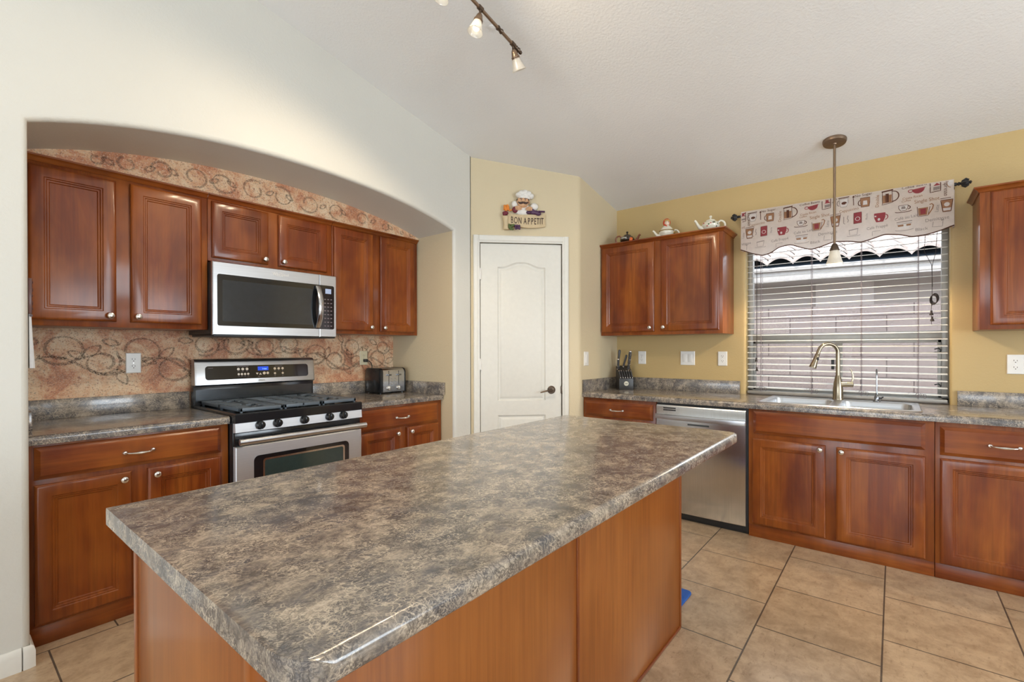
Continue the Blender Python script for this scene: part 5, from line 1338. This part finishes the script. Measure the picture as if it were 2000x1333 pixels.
def line(pts, yc, zc, col, wd=0.0028, lift=1):
    b = bmesh.new(); A = []
    P = []
    for p, q in zip(pts, pts[1:]):
        n = max(1, int(math.hypot(q[0]-p[0], q[1]-p[1])/0.012)); P += [(p[0]+(q[0]-p[0])*k/n, p[1]+(q[1]-p[1])*k/n) for k in range(n)]
    P.append(pts[-1])
    for i, p in enumerate(P):
        a, c2 = P[max(i-1, 0)], P[min(i+1, len(P)-1)]; d = Vector((c2[0]-a[0], c2[1]-a[1])); d = d.normalized() if d.length > 0 else Vector((1, 0))
        A.append((b.verts.new((p[0]-d.y*wd/2, p[1]+d.x*wd/2, 0)), b.verts.new((p[0]+d.y*wd/2, p[1]-d.x*wd/2, 0))))
    for p, q in zip(A, A[1:]): b.faces.new((p[0], q[0], q[1], p[1]))
    put(b, yc, zc, col, lift)
def word_(txt, size, yc, zc, col, rot=0, sq=1.0):
    b = bmesh.new(); b.from_mesh(text_mesh(txt, size, 0.0, 'CENTER')); b.transform(Matrix.Rotation(radians(rot), 4, 'Z') @ Matrix.Diagonal((sq, 1, 1, 1))); put(b, yc, zc, col, 1)
def ell(rx, ry, n=16, a0=0, a1=360, cx=0, cy=0): return [(cx+rx*cos(radians(a0+(a1-a0)*k/n)), cy+ry*sin(radians(a0+(a1-a0)*k/n))) for k in range(n+1)]
def cupm(y, z, w_, h_, col, oc, hs=1, bot=0.6, fillit=True):
    body = [(-w_/2, h_/2), (w_/2, h_/2), (w_/2*0.97, 0), (w_/2*bot, -h_/2), (-w_/2*bot, -h_/2), (-w_/2*0.97, 0)]
    if fillit: fill(body, y, z, col)
    line(body+[body[0]], y, z, oc)
    line(ell(w_*0.26, h_*0.30, 10, 90, -90, w_*0.48, 0) if hs > 0 else ell(w_*0.26, h_*0.30, 10, 90, 270, -w_*0.48, 0), y, z, oc, 0.0045)
def pattern(dy):
    y = lambda v: v+dy
    # French press
    fill([(-0.026, -0.034), (0.018, -0.034), (0.018, 0.014), (-0.026, 0.014)], y(0.030), 2.205, 't'); fill([(-0.012, -0.032), (0.004, -0.032), (0.004, 0.022), (-0.012, 0.022)], y(0.030), 2.205, 'b', 1)
    line([(-0.028, 0.040), (-0.028, -0.038), (-0.032, -0.044), (0.024, -0.036), (0.020, 0.040)], y(0.030), 2.205, 'b', 0.003); fill([(-0.032, 0.034), (0.026, 0.040), (0.026, 0.050), (-0.032, 0.044)], y(0.030), 2.205, 'b')
    line(ell(0.032, 0.032, 12, 95, -95, 0.022, 0.002), y(0.030), 2.205, 'b', 0.006)
    word_('Coffee Beans', 0.024, y(-0.099), 2.249, 'b', 3, 0.95)
    fill(ell(0.030, 0.026, 10, 180, 360)+[(0.036, 0.008)], y(-0.118), 2.226, 'r'); line(ell(0.012, 0.008, 10, 0, 360, -0.036, -0.006), y(-0.118), 2.226, 'r', 0.004)
    line([(-0.024, 0.036), (-0.024, -0.036), (0.024, -0.032), (0.024, 0.044)], y(-0.198), 2.228, 'b', 0.004); fill([(-0.010, 0.0), (0.024, 0.0), (0.024, 0.040), (-0.010, 0.036)], y(-0.198), 2.228, 'r'); fill([(-0.010, -0.026), (0.020, -0.024), (0.020, -0.006), (-0.010, -0.008)], y(-0.198), 2.228, 'g')
    word_('Espresso', 0.030, y(-0.246), 2.205, 'b', -90, 0.9)
    word_('Costa Rican', 0.021, y(-0.090), 2.181, 't', 4, 0.95); word_('Coffee', 0.017, y(-0.060), 2.163, 't', 4)
    word_('Single Shot', 0.031, y(-0.158), 2.149, 't', 2, 0.86)
    cupm(y(-0.046), 2.121, 0.046, 0.034, 'w', 'b', 1, 0.55); fill([(-0.010, -0.006), (0.012, -0.006), (0.008, 0.010), (-0.008, 0.010)], y(-0.046), 2.121, 'g', 2); line(ell(0.040, 0.007, 16, 180, 360, 0, -0.020), y(-0.046), 2.121, 'b', 0.004)
    fill([(-0.022, -0.030), (0.016, -0.030), (0.022, 0.018), (-0.026, 0.018)], y(-0.143), 2.087, 't'); fill([(-0.014, -0.022), (0.010, -0.022), (0.012, 0.012), (-0.016, 0.012)], y(-0.143), 2.087, 'r', 1); line([(-0.030, 0.028), (-0.026, -0.034), (0.020, -0.034), (0.030, 0.020)], y(-0.143), 2.087, 'b', 0.003)
    line([(0.022, -0.030), (0.042, 0.006), (0.046, 0.026), (0.038, 0.036), (0.028, 0.032)], y(-0.143), 2.087, 't', 0.006)
    word_('Latte', 0.024, y(-0.206), 2.088, 'g', 84, 0.9)
    fill([(-0.018, -0.040), (0.018, -0.040), (0.026, 0.030), (-0.026, 0.030)], y(-0.250), 2.103, 't'); fill(ell(0.013, 0.013), y(-0.250), 2.105, 'w', 1); fill([(-0.016, -0.036), (0.016, -0.036), (0.018, -0.020), (-0.018, -0.020)], y(-0.250), 2.103, 'w', 1); line([(-0.030, 0.040), (0.030, 0.042), (0.028, 0.030), (-0.028, 0.030), (-0.018, -0.042), (0.018, -0.042), (0.027, 0.030)], y(-0.250), 2.103, 'b', 0.0035)
    word_('Café au Lait', 0.026, y(-0.060), 2.058, 'g', 5, 0.92)
    word_('Demitasse', 0.029, y(-0.205), 2.023, 'g', 3, 0.9)
    fill([(-0.028, -0.022), (0.022, -0.022), (0.036, 0.018), (-0.036, 0.018)], y(-0.051), 2.010, 'w'); fill([(-0.030, -0.006), (-0.004, -0.006), (-0.004, 0.006), (-0.034, 0.006)], y(-0.051), 2.010, 't', 1); fill([(0.010, -0.006), (0.030, -0.006), (0.034, 0.006), (0.010, 0.006)], y(-0.051), 2.010, 't', 1); line([(-0.038, 0.022), (0.038, 0.024)], y(-0.051), 2.010, 'g', 0.005); line([(-0.036, 0.012), (0.036, 0.012)], y(-0.051), 2.010, 'g'); line(ell(0.044, 0.008, 14, 180, 360, 0, -0.026), y(-0.051), 2.010, 'g')
    word_('Black', 0.026, y(-0.133), 1.972, 'g', 2, 1.1); line([(-0.022, 0.018), (-0.026, -0.014), (0.020, -0.016), (0.022, 0.016)], y(-0.210), 1.990, 'g', 0.0025); line([(0.014, 0.020), (0.026, 0.020)], y(-0.210), 1.992, 'g', 0.006)
    # red mug, bag
    cupm(y(0.072), 2.083, 0.056, 0.056, 'r', 'r', 1, 0.62); fill(ell(0.007, 0.009, 10, 0, 360, -0.004, -0.012), y(0.072), 2.083, 'w', 2); fill(ell(0.005, 0.005, 8, 0, 360, -0.022, 0.010), y(0.072), 2.083, 'w', 2)
    fill([(-0.020, -0.036), (0.020, -0.034), (0.020, 0.036), (-0.020, 0.034)], y(0.188), 2.100, 'r'); line(ell(0.012, 0.012, 16), y(0.188), 2.094, 'w', 0.003, 2); line([(-0.021, -0.037), (-0.021, 0.035), (0.021, 0.037), (0.021, -0.035), (-0.021, -0.037)], y(0.188), 2.100, 'b', 0.0025)
    word_('Mocha', 0.017, y(0.140), 2.100, 'g', 90, 0.9)
    line([(-0.012, 0.020), (-0.012, -0.026), (-0.004, -0.030)], y(0.252), 2.100, 'g', 0.004); line([(0.012, 0.024), (0.008, 0.006), (0.014, -0.008), (0.010, -0.022)], y(0.252), 2.100, 'g', 0.004)
    word_('Cappuccino', 0.025, y(0.236), 2.161, 't', 4, 0.9)
    cupm(y(0.264), 2.214, 0.050, 0.054, 'w', 'g', -1, 0.6); fill(ell(0.015, 0.009), y(0.262), 2.212, 'b', 2); line([(-0.030, 0.034), (0.030, 0.037)], y(0.264), 2.214, 'b', 0.006)
    line([(0, 0.034), (0.001, -0.03)], y(0.211), 2.218, 'b', 0.004); fill(ell(0.005, 0.009, 8, 0, 360, 0, 0.026), y(0.211), 2.218, 'b')
    cupm(y(0.148), 2.196, 0.050, 0.058, 't', 'b', -1, 0.85); fill([(-0.012, -0.016), (0.012, -0.016), (0.010, 0.012), (-0.010, 0.012)], y(0.148), 2.196, 'w', 1)
    word_('No Sugar', 0.026, y(0.158), 2.247, 'b', 2, 0.95)
    word_('Double Agave' if False else 'Double', 0.026, y(0.084), 2.190, 't', 88, 1.0)
    word_('Café Frappé', 0.025, y(0.085), 2.022, 'g', 5, 0.9)
    line([(-0.026, 0.018), (0.026, 0.024)], y(0.210), 2.004, 'g', 0.005); line([(-0.024, 0.016), (-0.020, -0.016), (0.018, -0.016), (0.024, 0.02)], y(0.210), 2.004, 'g', 0.0022); line(ell(0.036, 0.006, 12, 180, 360, 0, -0.018), y(0.210), 2.004, 'g', 0.0022)
    line([(-0.020, -0.016), (-0.020, 0.012), (0.022, 0.014)], y(0.090), 1.984, 'g', 0.0022)
for dy in (0.0, 0.560, 1.095): pattern(dy)
fill(ell(0.020, 0.022), -0.272+0.006, 2.235, 'w'); line(ell(0.018, 0.024, 16, 90, 270, 0, 0), -0.272+0.004, 2.230, 't', 0.003)
o = obj('valance', m, ['valance', 'p_brown', 'p_tan', 'p_red', 'p_grey', 'p_white'], None, base=(XV, 0.31, 1.92), smooth=60)
# slot 1 is also the dark hem binding
tag(o, 'cream window valance printed with coffee cups and coffee words', 'valance')

# ================================================================== BLINDS
t = thing('window_blind', (X0+0.032, 0.312, 0.90), 'white horizontal slat blind lowered inside the sink window', 'blind')
BY0, BY1 = WY0+0.010, WY1-0.010; BXC = X0+0.034
m = MB(); m.box(BXC-0.026, BXC+0.026, BY0, BY1, 2.012, 2.055, 0.003); obj('headrail', m, 'white_plastic', t)
zs = []; z = 0.932
while z < 1.995: zs.append(z); z += 0.0445
for z in zs:
    m = MB(); R = []
    tl = radians(7.5)
    for y in (BY0, BY1):
        R.append([(BXC+0.0245*k*cos(tl), y, z+0.0245*k*sin(tl)+0.002*(1-k*k)+e) for k, e in ((-1, 0), (-0.5, 0), (0, 0), (0.5, 0), (1, 0), (1, 0.0025), (0.5, 0.0025), (0, 0.0025), (-0.5, 0.0025), (-1, 0.0025))])
    m.loft(R); obj('slat', m, 'slat', t)
m = MB(); m.box(BXC-0.026, BXC+0.026, BY0, BY1, 0.886, 0.906, 0.003); obj('bottom_rail', m, 'alum', t)
for y in (0.790, 0.461, 0.172, -0.124):
    m = MB()
    for dx_ in (-0.027, 0.027): m.tube([(BXC+dx_, y, 2.02), (BXC+dx_, y, 1.4), (BXC+dx_, y, 0.90)], 0.0013, 6)
    m.tube([(BXC-0.012, y+0.006, 2.02), (BXC-0.012, y+0.006, 0.905)], 0.0010, 5)
    obj('ladder_cord', m, 'cord_grey', t)
    m = MB(); rg = random.Random(int(y*1000))
    for k in range(5):
        a = rg.uniform(-0.6, 0.6); m.tube([(BXC-0.029, y+0.03*(k-2)/2+0.014*cos(q)*(0.6+0.2*k), 0.922+0.014*sin(q)+0.004*k) for q in [2*pi*j/10*0.9+a for j in range(10)]], 0.0012, 5)
    obj('cord_loops', m, 'cord_grey', t)
def tassel(mm, x, y, z): mm.lathe([(0, 0), (0.004, 0), (0.006, -0.004), (0.0045, -0.012), (0.010, -0.024), (0.0105, -0.030), (0, -0.031)], (x, y, z), seg=12)
XC = BXC-0.033
m = MB(); m.tube([(XC, -0.160, 2.03), (XC, -0.150, 1.85), (XC, -0.186, 1.76), (XC, -0.190, 1.62)], 0.0014, 6); m.tube([(XC, -0.215, 2.03), (XC, -0.206, 1.84), (XC, -0.188, 1.75), (XC, -0.188, 1.50)], 0.0014, 6)
for k in range(4): m.tube([(XC-0.004*k+0.006, -0.203+0.017*cos(q)+0.003*k, 1.548+0.030*sin(q)-0.004*k) for q in [2*pi*j/14 for j in range(15)]], 0.0022, 6)
m.tube([(XC, -0.188, 1.54), (XC, -0.184, 1.47), (XC, -0.186, 1.38)], 0.0014, 6)
cd = obj('lift_cord', m, 'cord_dark', t)
for z in (1.470, 1.432): 
    m = MB(); tassel(m, XC, -0.185-(0.004 if z < 1.45 else 0), z); obj('tassel', m, 'cord_dark', cd)
m = MB(); m.tube([(XC, 0.822, 2.03), (XC, 0.820, 1.08)], 0.0013, 6); m.tube([(XC, 0.815, 2.03), (XC, 0.816, 1.14)], 0.0013, 6); cd = obj('tilt_cord', m, 'cord_dark', t)
for y, z in ((0.822, 1.160), (0.818, 1.088)):
    m = MB(); tassel(m, XC, y, z); obj('tassel', m, 'cord_dark', cd)

# ================================================================== OUTSIDE
m = MB(); m.box(X0+TH, 14, -8, 10, -0.15, -0.05); struct('ground', m, 'ground')
def rotz(px, py, a): return Matrix.Translation((px, py, 0)) @ Matrix.Rotation(a, 4, 'Z')
TF = rotz(5.75, 0.45, radians(2.5))
m = MB(TF); m.box(0, 0.16, -4.5, 4.5, -0.05, 1.66); o = obj('block_wall', m, 'block', None, base=tuple(TF @ Vector((0.08, 0, -0.05)))); tag(o, 'grey block garden wall outside the window', 'wall')
HA = radians(8)
TH_ = rotz(7.55, 0.5, HA)
t = thing('neighbour_house', (8.6, 0.5, -0.05), 'neighbouring stucco house with a clay tile roof, seen through the window', 'house')
m = MB(TH_); m.box(0, 4.0, -6, 6, -0.05, 2.42); obj('stucco_wall', m, 'stucco', t)
m = MB(TH_); m.box(-0.04, 0.0, -0.30, 0.32, -0.05, 2.40); obj('wall_band', m, 'stucco_lt', t)
m = MB(TH_); m.box(-0.52, -0.49, -6, 6, 2.10, 2.25, 0.004); m.box(-0.56, -0.49, -6, 6, 2.225, 2.28, 0.01); m.box(-0.50, 0.02, -6, 6, 2.10, 2.12); obj('fascia', m, 'fascia', t)
m = MB(TH_)
PT, CS = 0.29, 0.34           # tile pitch along the eave, course length up the slope
SL = radians(19)
for cidx in range(9):
    pts0, pts1 = [], []
    s0 = cidx*CS; s1 = s0+CS+0.05
    for i in range(-320, 321):
        y = i*PT/20; prof = 0.085*abs(sin(pi*y/PT+cidx*0.15))**0.8-0.040
        pts0.append((-0.60+s0*cos(SL), y, 2.337+s0*sin(SL)+prof+0.030)); pts1.append((-0.60+s1*cos(SL), y, 2.337+s1*sin(SL)+prof))
    m.strip(pts0, pts1); m.strip([(p[0]+0.002, p[1], p[2]-0.028) for p in pts0], pts0)
obj('roof_tiles', m, 'tile_roof', t, smooth=60)
m = MB(TH_); m.loft([[(-0.55, y, 2.27), (-0.50+3.4*cos(SL), y, 2.27+3.4*sin(SL)), (-0.50+3.4*cos(SL), y, 2.25)] for y in (-6, 6)]); obj('roof_deck', m, plain('slate_blue_underlay', (0.06, 0.10, 0.16), 0.8), t)
